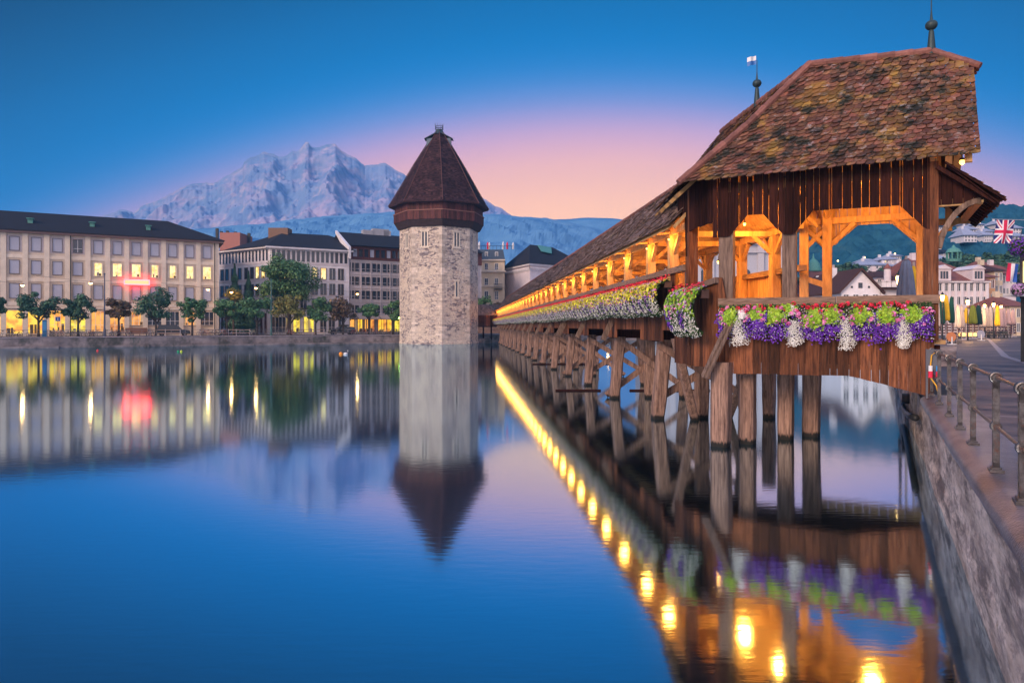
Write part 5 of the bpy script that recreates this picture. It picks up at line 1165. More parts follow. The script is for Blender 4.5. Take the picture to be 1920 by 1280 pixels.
mb = MB(); mb.box(a.x, b.x, 148, 152, ZB, 6.0); mb.build('wall', mat('terrace_stone', (.10, .055, .045), (.24, .15, .12), nscale=1.5), tw_)

# ================================================================ BANK FURNITURE
random.seed(21)
def street_pole(px, d, yt, m_, label, cat='pole'):
    s_ = s_at(B, px, d); p = B.p(s_, d, ZB); H = (611 - yt) / F * p.y + HC - ZB; e = empty('street_pole', p, label, cat)
    mb = MB(); mb.tube([(0, 0, 0), (0, 0, 1.2)], [.20, .17], 10); mb.tube([(0, 0, 1.2), (0, 0, H)], [.13, .08], 10); mb.build('shaft', m_, e, world=False)
    mb = MB(); mb.lathe([(.14, H), (.16, H + .08), (.05, H + .2)], (0, 0, 0), 8); mb.build('cap', m_, e, world=False)
street_pole(196, 1.2, 514, plain('pole_blue_grey', (.10, .10, .14)), 'tall blue grey mast in front of the beige office block'); street_pole(508.5, 1.3, 525, plain('pole_teal', (.04, .12, .12)), 'tall teal mast in front of the big round tree')
HL = [(42, 535, 5), (170, 531, 5), (390, 543, 5), (434, 548, 6), (480, 540, 6), (670, 551, 7)]
nm_ = ['at the left end of the beige office', 'beside the blue grey mast', 'at the right corner of the beige office', 'above the yellow lit foliage', 'left of the big round tree', 'before the grey office building']
for (px, py, d), t_ in zip(HL, nm_):
    s_ = s_at(B, px, d); p = B.p(s_, d, 0); p.z = HC + (611 - py) / F * p.y; e = empty('hanging_lamp', p, 'glowing orange street lamp hanging on a wire ' + t_, 'street lamp', 'street lamps hung over the left bank road')
    mb = MB(); mb.lathe([(.05, .26), (.10, .22), (.22, .12), (.26, .06)], (0, 0, 0), 10); mb.build('lamp_shade', M['dark_iron'], e, world=False)
    mb = MB(); mb.lathe([(.24, .055), (.22, -.05), (.12, -.14), (.03, -.16)], (0, 0, 0), 10); mb.build('glass', M['bulb2'], e, world=False)
    mb = MB(); mb.tube([(-6, -3.4, .9), (0, 0, .25), (6, 3.4, .9)], .018, 5); mb.build('wire', M['dark_iron'], e, world=False)
    l = bpy.data.lights.new('lamp_light', 'POINT'); l.energy = 160; l.color = (1, .5, .16); l.shadow_soft_size = .2; lo = bpy.data.objects.new('lamp_light', l); col.objects.link(lo); lo.parent = e; lo.location = (0, 0, -.35)
# bicycles
bi = empty('bicycle', (0, 0, 0), 'bicycle', 'bicycle', 'bicycles parked along the left embankment')
for x in (-.52, .52):
    mb = MB(); mb.torus((x, 0, .34), .33, .025, (0, 1, 0), 18, 5)
    for k in range(6): t = k * math.pi / 6; mb.beam((x - .32 * math.cos(t), 0, .34 - .32 * math.sin(t)), (x + .32 * math.cos(t), 0, .34 + .32 * math.sin(t)), .008, .008)
    mb.build('wheel', M['dark_iron'], bi, world=False)
bcol = [plain('bike_red', (.35, .05, .05)), plain('bike_grey', (.35, .34, .36)), plain('bike_dark', (.05, .06, .09)), plain('bike_cream', (.55, .45, .36))]
mb = MB()
for a, b in (((-.52, 0, .34), (-.02, 0, .30)), ((-.02, 0, .30), (-.18, 0, .86)), ((-.18, 0, .80), (.36, 0, .82)), ((-.02, 0, .30), (.40, 0, .78)), ((.52, 0, .34), (.36, 0, .95)), ((-.52, 0, .34), (-.18, 0, .80))): mb.tube([a, b], .022, 6)
bf = mb.build('frame', bcol[0], bi, world=False)
mb = MB(); mb.lathe([(.02, .86), (.11, .90), (.10, .95), (.02, .96)], (-.19, 0, 0), 8, sx=1.4, sy=.8); mb.build('saddle', M['dark_iron'], bi, world=False)
mb = MB(); mb.tube([(.22, -.26, 1.02), (.36, -.1, .99), (.36, .1, .99), (.22, .26, 1.02)], .018, 6); mb.build('handlebar', M['dark_iron'], bi, world=False)
bpx = [(8, 'pale', 3), (30, 'dark', 2), (46, 'grey', 1), (92, 'dark', 2), (104, 'pale', 3), (112, 'red', 0), (121, 'grey', 1), (133, 'dark', 2), (156, 'grey', 1), (164, 'dark', 2), (172, 'red', 0), (180, 'pale', 3), (203, 'grey', 1), (216, 'dark', 2), (228, 'red', 0), (238, 'pale', 3),
       (281, 'dark', 2), (378, 'grey', 1), (388, 'red', 0), (402, 'dark', 2), (412, 'pale', 3), (420, 'red', 0), (455, 'grey', 1), (472, 'pale', 3), (523, 'dark', 2), (535, 'grey', 1), (546, 'red', 0), (555, 'dark', 2), (563, 'pale', 3),
       (663, 'red', 0), (670, 'pale', 3), (677, 'dark', 2), (684, 'red', 0), (698, 'grey', 1), (706, 'red', 0), (713, 'dark', 2), (721, 'pale', 3), (728, 'red', 0), (745, 'grey', 1)]
kk = kids(bi)
wherep = lambda px: 'left of the blue pillar' if px < 84 else 'between the blue pillar and the blue grey mast' if px < 198 else 'between the blue grey mast and the black van' if px < 300 else 'between the black van and the teal mast' if px < 508 else 'between the teal mast and the black estate car' if px < 620 else 'between the black estate car and the stone tower'
cnt = {}
for i, (px, cn, ci) in enumerate(bpx):
    d = ru(1.0, 1.5); p = B.p(s_at(B, px, d), d, ZB + .012); rz_ = R(30) + ru(-.5, .5) + (math.pi if rnd() < .5 else 0); w_ = wherep(px); cnt[w_] = cnt.get(w_, 0) + 1
    lb = '%s bicycle %s, %s from the left there' % (cn, w_, ordn(cnt[w_]))
    if i == 0: o = bi; o.location = p; o.rotation_euler = (0, 0, rz_); o['label'] = lb; bf.data.materials[0] = bcol[ci]; meshes = {}
    else:
        o = copy_tree(bi, p, rz_, lb, kidmap=kk)
        for c in kids(o):
            if c.name.startswith('frame'):
                if ci not in meshes: meshes[ci] = c.data.copy(); meshes[ci].materials[0] = bcol[ci]
                c.data = meshes[ci]
# cars
def car(label, px, d, L_, H, flip, m_, nm='parked_car', rack=False):
    p = B.p(s_at(B, px, d), d, ZB + .012); e = empty(nm, p, label, 'car', 'cars parked on the left bank', rz=R(30) + (math.pi if flip else 0))
    h = L_ / 2; W = .9
    prof = [(-h, .30), (-h, .85), (-h + .05, 1.0), (-h + .25, H - .08), (-h + .6, H), (h * .18, H), (h * .52, 1.02), (h - .1, .86), (h, .62), (h, .30)]
    mb = MB(); n = len(prof); vs = []
    for (yy, k) in ((-W, .0), (-W * .97, .0), (W * .97, .0), (W, .0)):
        for (x, z) in prof:
            tz = max(0, (z - .9)) / (H - .9 + 1e-6); vs.append((x, yy * (1 - .16 * tz), z))
    mb.add(vs, [tuple(range(n - 1, -1, -1)), tuple(3 * n + i for i in range(n))] + [(j * n + i, j * n + (i + 1) % n, (j + 1) * n + (i + 1) % n, (j + 1) * n + i) for j in range(3) for i in range(n)])
    mb.build('body', m_, e, world=False)
    for sd in (-1, 1):
        mb = MB(); y0 = sd * W * .93
        for (a, b) in ((-h + .32, -h * .38), (-h * .35, h * .02), (h * .05, h * .44)):
            mb.poly([(a, y0, 1.0), (b, y0, 1.0), (b - .04 - (.28 if b > h * .4 else 0), y0 * .90, H - .12), (a + .1, y0 * .90, H - .12)], (0, sd * .02, 0))
        mb.build('side_windows', M['glass'], e, world=False)
    for x in (-h + .75, h - .8):
        for sd in (-1, 1):
            mb = MB(); vs_ = []; mb.torus((x, sd * .80, .32), .24, .085, (0, 1, 0), 16, 6, 0); mb.tube([(x, sd * .74, .32), (x, sd * .86, .32)], .17, 12, 1); mb.build('wheel', [M['dark_iron'], M['grey_wall']], e, world=False)
    for sd in (-1, 1):
        mb = MB(); mb.box(h - .06, h + .015, sd * .6 - .16, sd * .6 + .16, .62, .76); mb.build('headlight', M['wfr'], e, world=False)
        mb = MB(); mb.box(-h - .015, -h + .05, sd * .7 - .1, sd * .7 + .1, .75, 1.0); mb.build('tail_light', M['red_fl'], e, world=False)
    if rack: mb = MB(); mb.box(-h * .5, h * .15, -.4, .4, H + .08, H + .36); mb.beam((-h * .3, -.6, H + .04), (-h * .3, .6, H + .04), .06, .08); mb.beam((h * .05, -.6, H + .04), (h * .05, .6, H + .04), .06, .08); mb.build('roof_box', M['dark_iron'], e, world=False)
blk = mat('car_black', (.010, .010, .014), (.02, .02, .026), rough=.22, spec=.7)
car('black van parked between two dark trees on the embankment', 325, 3.6, 4.8, 1.78, False, blk, 'parked_van'); car('black estate car with roof box parked under the brownish tree', 641, 3.6, 4.6, 1.45, True, blk, rack=True)
def small(nm, label, cat, px, d, fn, grp=None):
    p = B.p(s_at(B, px, d), d, ZB + .012); e = empty(nm, p, label, cat, grp, rz=R(30)); fn(e); return e
def f_(e):
    mb = MB(); mb.box(-.28, .28, -.12, .12, 0, 2.5); mb.build('body', plain('info_blue', (.02, .12, .25)), e, world=False); mb = MB(); mb.box(-.24, .24, -.135, -.121, .9, 2.2); mb.build('face', plain('info_face', (.05, .22, .40)), e, world=False)
small('info_pillar', 'narrow blue information pillar beside the yellow arcade', 'sign', 83.5, 1.0, f_)
def f_(e):
    mb = MB(); mb.tube([(0, 0, 0), (0, 0, 2.9)], .04, 6); mb.build('post', M['dark_iron'], e, world=False); mb = MB(); mb.box(-.3, .3, -.03, .0, 2.3, 2.95, 0); mb.box(-.06, .06, -.04, -.031, 2.4, 2.85, 1); mb.build('face', [plain('sign_blue', (.05, .12, .45)), M['wfr']], e, world=False)
small('street_sign', 'small blue and white square sign before the lit shop window', 'sign', 108.5, 2.6, f_)
def f_(e):
    mb = MB(); mb.box(-1.5, 1.5, -.25, .25, .35, 1.3); mb.build('planter_body', plain('planter_wood', (.22, .10, .06), .8), e, world=False); mb = MB(); [mb.box(-1.4 + i * .9, -1.3 + i * .9, -.2, .2, 0, .35) for i in range(4)]; mb.build('leg', M['dark_iron'], e, world=False)
small('wooden_crate_bench', 'low reddish wooden planter box between bicycles and black van', 'planter', 256, 1.7, f_)
for k, (px, t_) in enumerate(((310, 'before the black van'), (402, 'below the dark conifers'), (443, 'left of the teal mast'), (585, 'left of the black estate car'))):
    def f_(e):
        for z in (.45, .95): 
            mb = MB(); mb.beam((-2.2, 0, z), (2.2, 0, z), .05, .12); mb.build('rail', plain('barrier_wood', (.45, .28, .2), .8), e, world=False)
        for x in (-2.1, 0, 2.1): mb = MB(); mb.box(x - .05, x + .05, -.04, .04, 0, 1.1); mb.build('post', M['grey_wall'], e, world=False)
    small('bike_barrier', 'pale wooden barrier rail ' + t_, 'barrier', px, 1.8, f_, 'wooden barrier rails on the left bank')
# buoys
for (px, py, m_, lb) in ((183, 655, plain('buoy_red', (.7, .06, .06)), 'small red buoy floating near the left wall'), (334, 656.5, plain('buoy_green', (.02, .30, .12)), 'small green buoy beside the yellow one'), (340, 656.5, plain('buoy_yellow', (.55, .65, .05)), 'small yellow green buoy beside the green one'), (639, 661, plain('buoy_orange', (.85, .28, .02)), 'round orange buoy left of the white one')):
    Y = HC * F / (py - 611 + 3); p = P(px, 0, Y); mb = MB(); mb.lathe([(.02, -.2)] + [(.22 * math.sin(t * math.pi / 8) * (1.6 if px == 639 else 1), .08 - .25 * math.cos(t * math.pi / 8) * (1.4 if px == 639 else 1)) for t in range(1, 8)] + [(.02, .34 * (1.3 if px == 639 else 1)), (.02, .45)], (0, 0, 0), 12)
    o = mb.build('buoy', m_, smooth=True); o.location = (p.x, Y, 0); o.scale = (.6,) * 3; tag(o, lb, 'buoy', 'small buoys on the river')
Y = HC * F / 53; p = P(648, 0, Y); mb = MB(); mb.lathe([(.02, -.1), (.30, .0), (.36, .14), (.25, .28), (.05, .32)], (0, 0, 0), 12, sx=1.2); mb.tube([(.3, 0, .2), (.42, 0, .5), (.40, 0, .75), (.50, 0, .8)], [.07, .05, .06, .03], 7); o = mb.build('white_buoy', M['wfr'], smooth=True); o.location = (p.x, Y, 0); o.scale = (.6,) * 3; tag(o, 'white buoy with a raised handle right of the orange one', 'buoy', 'small buoys on the river')
# green lamp at the tower foot
s_ = s_at(B, 748, 3); p = B.p(s_, 3, 4.6); e = empty('green_lamp', p, 'green glowing sign lamp on a short post beside the tower', 'street lamp'); mb = MB(); mb.lathe([(.02, -.2), (.2, -.1), (.22, .1), (.02, .2)], (0, 0, 0), 8); mb.build('glass', M['green_light'], e, world=False); mb = MB(); mb.tube([(0, 0, -3.05), (0, 0, -.2)], .05, 6); mb.build('post', M['dark_iron'], e, world=False)
# far-bank lamps behind the bridge
for k, (px, py, t_) in enumerate(((1213, 602, 'behind the third bridge pier'), (1240, 604, 'behind the near bridge pier'), (1140, 606, 'behind the fourth bridge pier'), (1396, 600, 'behind the left pavilion pile'))):
    p = P(px, py, 151); e = empty('street_lamp', (p.x, p.y, ZB), 'glowing street lamp on the far bank ' + t_, 'street lamp', 'street lamps on the far bank'); mb = MB(); mb.tube([(0, 0, 0), (0, 0, p.z - ZB)], .07, 6); mb.build('post', M['dark_iron'], e, world=False)
    mb = MB(); mb.lathe([(.1, -.1), (.28, .15), (.25, .5), (.05, .7)], (0, 0, p.z - ZB), 8); mb.build('lantern', M['bulb2'], e, world=False)

# ================================================================ QUAY RAILING
qr = empty('quay_railing', Q.p(10, 1.18, ZQ), 'grey cast iron railing with ringed posts on the right quay edge', 'railing')
sp_s = [(17.66) - 1.66 * i for i in range(13)]
yp = [15.55, 13.8, 12.0, 10.5, 9.13, 7.43, 6.1]; sp_s = [(y + 1.18 * .4675) / .884 for y in yp]; st_ = 1.62
while sp_s[-1] > -4: sp_s.append(sp_s[-1] - st_)
pm = None
for s_ in sp_s:
    mb = MB(); w = 1.182; H = 1.02
    for (s0, s1, w0, w1) in ((-.045, -.026, -.03, .03), (.026, .045, -.03, .03), (-.026, .026, -.012, .012)): mb.box(s_ + s0, s_ + s1, w + w0, w + w1, ZQ, ZQ + H - .03, fr=Q)
    mb.box(s_ - .045, s_ + .045, w - .03, w + .03, ZQ, ZQ + .10, fr=Q); mb.box(s_ - .045, s_ + .045, w - .03, w + .03, ZQ + H - .12, ZQ + H - .03, fr=Q); mb.box(s_ - .045, s_ + .045, w - .031, w + .031, ZQ + .44, ZQ + .53, fr=Q)
    mb.box(s_ - .10, s_ + .10, w - .065, w + .065, ZQ - .005, ZQ + .028, fr=Q); mb.box(s_ - .07, s_ + .07, w - .045, w + .045, ZQ + .028, ZQ + .05, fr=Q)
    po = mb.build('post', M['iron'], qr)
    for z, rr in ((ZQ + H, .056), (ZQ + .487, .048)):
        mb = MB(); ax = (.4675, .884, 0)
        for o_ in (-.022, .022): mb.torus(Q.p(s_ + o_, w, z), rr - .006, .015, ax, 20, 7)
        mb.tube([Q.p(s_ - .055, w, z), Q.p(s_ + .055, w, z)], .040, 12)
        r_ = mb.build('ring', M['iron'], po, smooth=False)
for z in (ZQ + 1.02, ZQ + .487):
    mb = MB(); mb.tube([Q.p(sp_s[0], 1.182, z), Q.p(-4, 1.182, z)], .020, 10); mb.build('rail', M['iron'], qr, smooth=True)
# power box at the first post
pb = empty('power_box', Q.p(17.9, 1.05, ZQ), 'grey power outlet box with red, white and blue plugs at the bridge end', 'power box')
a = P(1733, 660, 15.6); mb = MB(); mb.box(17.35, 17.55, 1.02, 1.30, ZQ + .62, ZQ + 1.07, fr=Q); mb.box(17.38, 17.5, 1.02, 1.06, ZQ, ZQ + .62, fr=Q); mb.box(17.38, 17.5, 1.26, 1.30, ZQ, ZQ + .62, fr=Q); mb.build('cabinet', plain('box_grey', (.10, .10, .12)), pb)
for w, m1, m2 in ((1.10, M['wfr'], M['red_fl']), (1.24, plain('plug_blue', (.03, .25, .60)), M['red_fl'])):
    mb = MB(); mb.tube([Q.p(17.3, w, ZQ + .60), Q.p(17.3, w, ZQ + .72)], .04, 10, 0); mb.tube([Q.p(17.3, w, ZQ + .46), Q.p(17.3, w, ZQ + .60)], .045, 10, 1); mb.build('plug', [m1, m2], pb)
mb = MB(); mb.tube([Q.p(17.3, 1.10, ZQ + .72), Q.p(17.28, 1.12, ZQ + .95), Q.p(17.3, 1.18, ZQ + 1.0)], .014, 6); mb.tube([Q.p(17.3, 1.10, ZQ + .46), Q.p(17.2, 1.2, ZQ + .3), Q.p(17.2, 1.26, ZQ + .02)], .014, 6); mb.build('cable', plain('cable_yellow', (.75, .38, .02)), pb)
# black pipe hook below the bridge on the quay wall
mb = MB(); pts = []
for (px, py) in ((1698, 747), (1694, 753), (1693, 760), (1695, 768), (1700, 775), (1707, 780), (1717, 783)):
    q = Q.p(s_at(Q, px, .93), .93, z_at(Q, px, py, .93)); pts.append(q)
mb.tube(pts, .085, 10); mb.tube([pts[0] - Q.v * .1, pts[0] + Q.v * .14], .17, 10)
o = mb.build('drain_hose', M['dark_iron'], smooth=True); tag(o, 'curved black rubber hose fixed to the quay wall below the bridge', 'hose')
mb = MB(); q = P(1763, 650, 27); mb.poly([(q.x - .42, q.y - .3, ZQ), (q.x + .40, q.y - .35, ZQ), (q.x + .45, q.y + .3, ZQ), (q.x - .38, q.y + .35, ZQ)], (.03, .02, .78)); tag(mb.build('stone_bollard', M['mortar']), 'squat rough stone block on the promenade beside the pavilion', 'stone block')
# ================================================================ RIGHT BANK TOWN
random.seed(31)
def umbrella(nm, label, px, Y, ytop, ybot, ybase, hw, m_, grp, folds=9):
    p = P(px, 0, Y); k = Y / F; z = lambda py: HC + (611 - py) * k
    zb = max(ZQ, z(ybase)) if ybase else ZQ
    e = empty(nm, (p.x, p.y, ZQ), label, 'umbrella', grp); h0, h1 = z(ybot) - ZQ, z(ytop) - ZQ; r = hw * k
    mb = MB(); N_ = folds * 6; lv = [(0, .22), (.06, .45), (.3, .70), (.6, .88), (.85, 1.0), (.97, .97), (1, .7)]; vs = []; fs = []; ph = ru(0, 3)
    for (t, w) in lv:
        for i in range(N_):
            a = 2 * math.pi * i / N_; f = 1 + (.24 * abs(math.sin(a * folds / 2 + ph)) - .14) * (1 if t > .02 else .2); vs.append((r * w * f * math.cos(a), r * w * f * math.sin(a), h1 - (h1 - h0) * t + .04 * math.sin(a * 3 + ph) * (t > .8)))
    n = len(lv)
    for j in range(n - 1):
        for i in range(N_): fs.append((j * N_ + i, j * N_ + (i + 1) % N_, (j + 1) * N_ + (i + 1) % N_, (j + 1) * N_ + i))
    fs += [tuple(range(N_)), tuple((n - 1) * N_ + i for i in range(N_))]
    mb.add(vs, fs); mb.build('canopy', m_, e, world=False, smooth=True)
    mb = MB(); mb.tube([(0, 0, 0), (0, 0, h1 + .12)], max(.045, .9 * k), 8); mb.build('pole', plain('umbrella_pole', (.50, .42, .38)) if 'up' not in M else M['up'], e, world=False)
    mb = MB(); mb.box(-.35, .35, -.35, .35, 0, .10); mb.build('base', M['grey_wall'], e, world=False)
    return e
M['up'] = plain('umbrella_pole', (.50, .40, .36))
cg = plain('canvas_green', (.015, .085, .055), .8); cy = plain('canvas_yellow', (.85, .50, .02), .8); cw = plain('canvas_pale', (.52, .44, .40), .8); cgr = plain('canvas_grey', (.22, .25, .33), .8)
co = plain('canvas_olive', (.20, .22, .02), .8); cdg = plain('canvas_dark_green', (.010, .045, .035), .8); cp = plain('canvas_pink', (.62, .40, .36), .8)
UL = [(1699, 25.2, 486, 562, 15, cgr, 'large folded grey umbrella seen through the pavilion opening'), (1713, 26.5, 497, 563, 6.5, cy, 'tall folded yellow umbrella seen right of the large grey one'), (1722, 28, 505, 565, 7, cgr, 'narrow grey umbrella partly hidden by the right pavilion post'),
      (1766, 66, 554, 607, 5.2, cg, 'green folded umbrella left of the yellow market umbrella'), (1773.6, 67, 553, 601, 6.3, cy, 'bright yellow folded market umbrella between two green ones'), (1784, 69, 556, 605, 5.0, cg, 'green folded umbrella right of the yellow market umbrella'),
      (1759, 64, 566, 612, 3.6, cw, 'pale folded umbrella partly behind the pavilion sill'), (1795, 76, 573, 615, 5.5, cw, 'pale folded umbrella left of the lantern post'), (1803, 78, 573, 614, 5, cw, 'second pale folded umbrella left of the lantern post'), (1811.5, 82, 577, 606, 4, cy, 'small yellow folded umbrella behind the lantern post'),
      (1824, 84, 572, 607, 7, co, 'olive green folded umbrella right of the lantern post'), (1834.5, 86, 572, 608, 6.2, cdg, 'dark green folded umbrella beside the olive one'), (1843, 90, 573, 613, 5, cw, 'first pale umbrella right of the dark green one'), (1850, 92, 574, 613, 4.6, cw, 'second pale umbrella right of the dark green one'),
      (1857, 92, 574, 613, 4.4, cw, 'third pale umbrella right of the dark green one'), (1864, 93, 575, 612, 4.2, cw, 'fourth pale umbrella right of the dark green one'), (1870, 90, 573, 611, 4.4, cy, 'yellow lit folded umbrella below the second lantern'), (1877, 96, 577, 613, 4, cp, 'first pinkish umbrella right of the yellow lit one'),
      (1882.5, 97, 577, 613, 3.8, cp, 'second pinkish umbrella right of the yellow lit one'), (1890, 98, 579, 608, 4.4, cp, 'pink folded umbrella before the cream house'), (1899, 100, 580, 608, 4.4, cp, 'rightmost pink folded umbrella before the cream house')]
for (px, Y, yt, yb, hw, m_, lb) in UL: umbrella('market_umbrella', lb, px, Y, yt, yb, None, hw, m_, 'folded umbrellas on the right promenade')
def lantern(px, py, Y, label, w=260):
    p = P(px, py, Y); e = empty('lantern_post', (p.x, p.y, ZQ), label, 'street lamp', 'lit lanterns on the right promenade'); h = p.z - ZQ
    mb = MB(); mb.tube([(0, 0, 0), (0, 0, h * .4), (0, 0, h - .3)], [.09, .06, .045], 8); mb.build('post', M['dark_iron'], e, world=False)
    mb = MB(); mb.lathe([(.10, -.26), (.19, .18), (.15, .24)], (0, 0, h), 6); mb.build('lantern_glass', M['bulb2'], e, world=False); mb = MB(); mb.lathe([(.22, .25), (.10, .42), (.03, .55)], (0, 0, h), 6); mb.build('lantern_cap', M['dark_iron'], e, world=False)
    if w:
        l = bpy.data.lights.new('lamp_light', 'POINT'); l.energy = w; l.color = (1, .52, .18); l.shadow_soft_size = .25; lo = bpy.data.objects.new('lamp_light', l); col.objects.link(lo); lo.parent = e; lo.location = (0, 0, h - .6)
lantern(1814.5, 567, 74, 'brightest lantern on a post among the pale umbrellas', 500); lantern(1863, 572, 88, 'bright lantern on a post above the yellow lit umbrella', 500); lantern(1846, 574, 100, 'small lantern between the two bright ones'); lantern(1877, 576, 104, 'small lantern before the cream house'); lantern(1767, 559, 60, 'small lantern between green and yellow umbrella', 120); lantern(1688, 528, 29, 'lit wedge shaped lantern left of the large grey umbrella', 0)
for (px, Y, lb) in ((1783.5, 58, 'orange round folded table top leaning among cafe chairs'), (1839, 74, 'dark grey round folded table top near the lantern')):
    p = P(px, 0, Y); e = empty('folded_table', (p.x, p.y, ZQ), lb, 'table', 'folded cafe tables'); r = (9 if Y < 60 else 7.5) * Y / F
    mb = MB(); mb.tube([(0, -.03, r + .25), (0, .03, r + .25)], r, 24); mb.tube([(0, -.05, r + .25), (0, -.031, r + .25)], r * .22, 12); mb.build('table_top', plain('table_orange', (.60, .22, .09)) if Y < 60 else M['shutter'], e, world=False)
    mb = MB(); mb.tube([(0, -.1, 0), (0, -.1, r + .25)], .05, 8); mb.box(-.3, .3, -.25, .1, 0, .06); mb.build('stand', M['wfr'], e, world=False)
random.seed(5)
chp = empty('cafe_chair', (0, 0, 0), 'x', 'chair', 'dark cafe chairs on the right promenade')
for sx in (-1, 1):
    for sy in (-1, 1): mb = MB(); mb.box(sx * .2 - .02, sx * .2 + .02, sy * .2 - .02, sy * .2 + .02, 0, .95 if sy > 0 else .45); mb.build('leg', M['dark_iron'], chp, world=False)
mb = MB(); mb.box(-.23, .23, -.23, .23, .452, .49); mb.build('seat', M['dark_iron'], chp, world=False); mb = MB(); [mb.box(-.2, .2, .19, .21, .60 + i * .12, .68 + i * .12) for i in range(3)]; mb.build('backrest', M['dark_iron'], chp, world=False)
ckk = kids(chp); i = 0
for k in range(22):
    px = (1776 + k * 5) if k < 5 else 1850 + (k - 5) * 2.6; Y = ru(60, 62) if k < 5 else ru(84, 92); p = P(px, 0, Y); lb = 'dark cafe chair, %s from the left %s' % (ordn(k + 1 if k < 5 else k - 4), 'around the orange table' if k < 5 else 'in the row below the pale umbrellas')
    if k == 0: chp.location = (p.x, p.y, ZQ); chp['label'] = lb; chp.rotation_euler = (0, 0, ru(0, 6))
    else: copy_tree(chp, (p.x, p.y, ZQ), ru(0, 6), lb, kidmap=ckk)
# market fence with lit lights behind
mf = empty('market_fence', P(1815, 0, 100), 'reddish brown low fence with warm lights behind the umbrellas', 'fence'); mb = MB()
a, b = P(1755, 0, 104), P(1905, 0, 112)
for i in range(4): mb.beam((a.x, a.y, ZQ + .5 + i * .42), (b.x, b.y, ZQ + .5 + i * .42), .05, .24)
for i in range(16): q = a + (b - a) * i / 15; mb.box(q.x - .05, q.x + .05, q.y, q.y + .1, ZQ, ZQ + 2.2)
mb.build('rails', plain('fence_red', (.13, .06, .06), .8), mf)
random.seed(8)
for k in range(6):
    q = P(1801 + k * 5.5, 628, 103); mb = MB(); mb.lathe([(.10, -.25), (.28, -.12), (.32, .15), (.10, .3)], (0, 0, 0), 8); o = mb.build('ground_lantern', emis('lantern_glow%d' % k, (1, .5, .12), 3)); o.location = (q.x, 103, ZQ + .26); tag(o, 'warm glowing lantern at the foot of the fence, %s from the left' % ordn(k + 1), 'lantern', 'lanterns at the foot of the fence')

def house(nm, label, px0, px1, Y, yeave, yridge, wm_, rm_, cat='house', grp=None, rows=3, colsn=4, gable=False, depth=10, dorm=0, zb=None, lit=(), winm='glass', oh=.5, ybase=611):
    k = Y / F; x0, x1 = (px0 - 960) * k, (px1 - 960) * k; ze, zr = HC + (611 - yeave) * k, HC + (611 - yridge) * (k if gable else (Y + depth / 2) / F); z0 = zb if zb is not None else 1.3
    e = empty(nm, ((x0 + x1) / 2, Y + 2, z0), label, cat, grp)
    mb = MB(); mb.box(x0, x1, Y, Y + depth, z0, ze)
    if gable: mb.poly([(x0, Y, ze), (x1, Y, ze), ((x0 + x1) / 2, Y, zr)], (0, depth, 0))
    mb.build('wall', wm_, e)
    mb = MB(); o = oh * k / .08 if k > .08 else oh
    if gable:
        c = (x0 + x1) / 2
        for sx, xe in ((-1, x0), (1, x1)):
            sl = (zr - ze) / (c - x0); mb.poly([(xe + sx * o, Y - .5, ze - sl * o + .05), (c, Y - .5, zr + .05), (c, Y - .5, zr + .35), (xe + sx * o, Y - .5, ze - sl * o + .35)], (0, depth + 1, 0))
    else:
        i_ = min((x1 - x0) * .25, depth * .5); mb.add([(x0 - o, Y - o, ze + .02), (x1 + o, Y - o, ze + .02), (x1 + o, Y + depth + o, ze + .02), (x0 - o, Y + depth + o, ze + .02), (x0 + i_, Y + depth / 2, zr), (x1 - i_, Y + depth / 2, zr)], [(0, 1, 5, 4), (1, 2, 5), (2, 3, 4, 5), (3, 0, 4), (3, 2, 1, 0)])
    rf = mb.build('roof', rm_, e)
    fr = Fr((x0, Y), (1, 0), (0, -1)); W = x1 - x0; H = ze - max(z0, ZQ)
    for r in range(rows):
        for c in range(colsn):
            cx = W * (c + .5) / colsn; cz = max(z0, ZQ) + H * (r + .55) / rows; ww = min(.55, W / colsn * .26); hh = H / rows * .28
            window(e, fr, cx - ww, cx + ww, cz - hh, cz + hh, M['lit'] if (r, c) in lit else M[winm], M['wfr'], .0, 1, 0, False, .07)
    for j in range(dorm):
        cx = x0 + W * (j + .7) / (dorm + .4); t = .25; zc = ze + (zr - ze) * t; yc = Y + (depth / 2) * t - .4
        mb = MB(); mb.box(cx - .7, cx + .7, yc - .5, yc + 2, zc, zc + 1.3); mb.poly([(cx - .95, yc - .7, zc + 1.3), (cx + .95, yc - .7, zc + 1.3), (cx, yc - .7, zc + 1.9)], (0, 2.7, 0)); d_ = mb.build('dormer', wm_, e)
        mb = MB(); mb.box(cx - .35, cx + .35, yc - .54, yc - .49, zc + .2, zc + 1.1); p_ = mb.build('pane', M['glass'], d_)
    mb = MB(); mb.box(x0 + W * .3, x0 + W * .3 + .8, Y + depth * .45, Y + depth * .45 + .8, zr - 1.6, zr + .9); c_ = mb.build('chimney', wm_, rf)
    return e
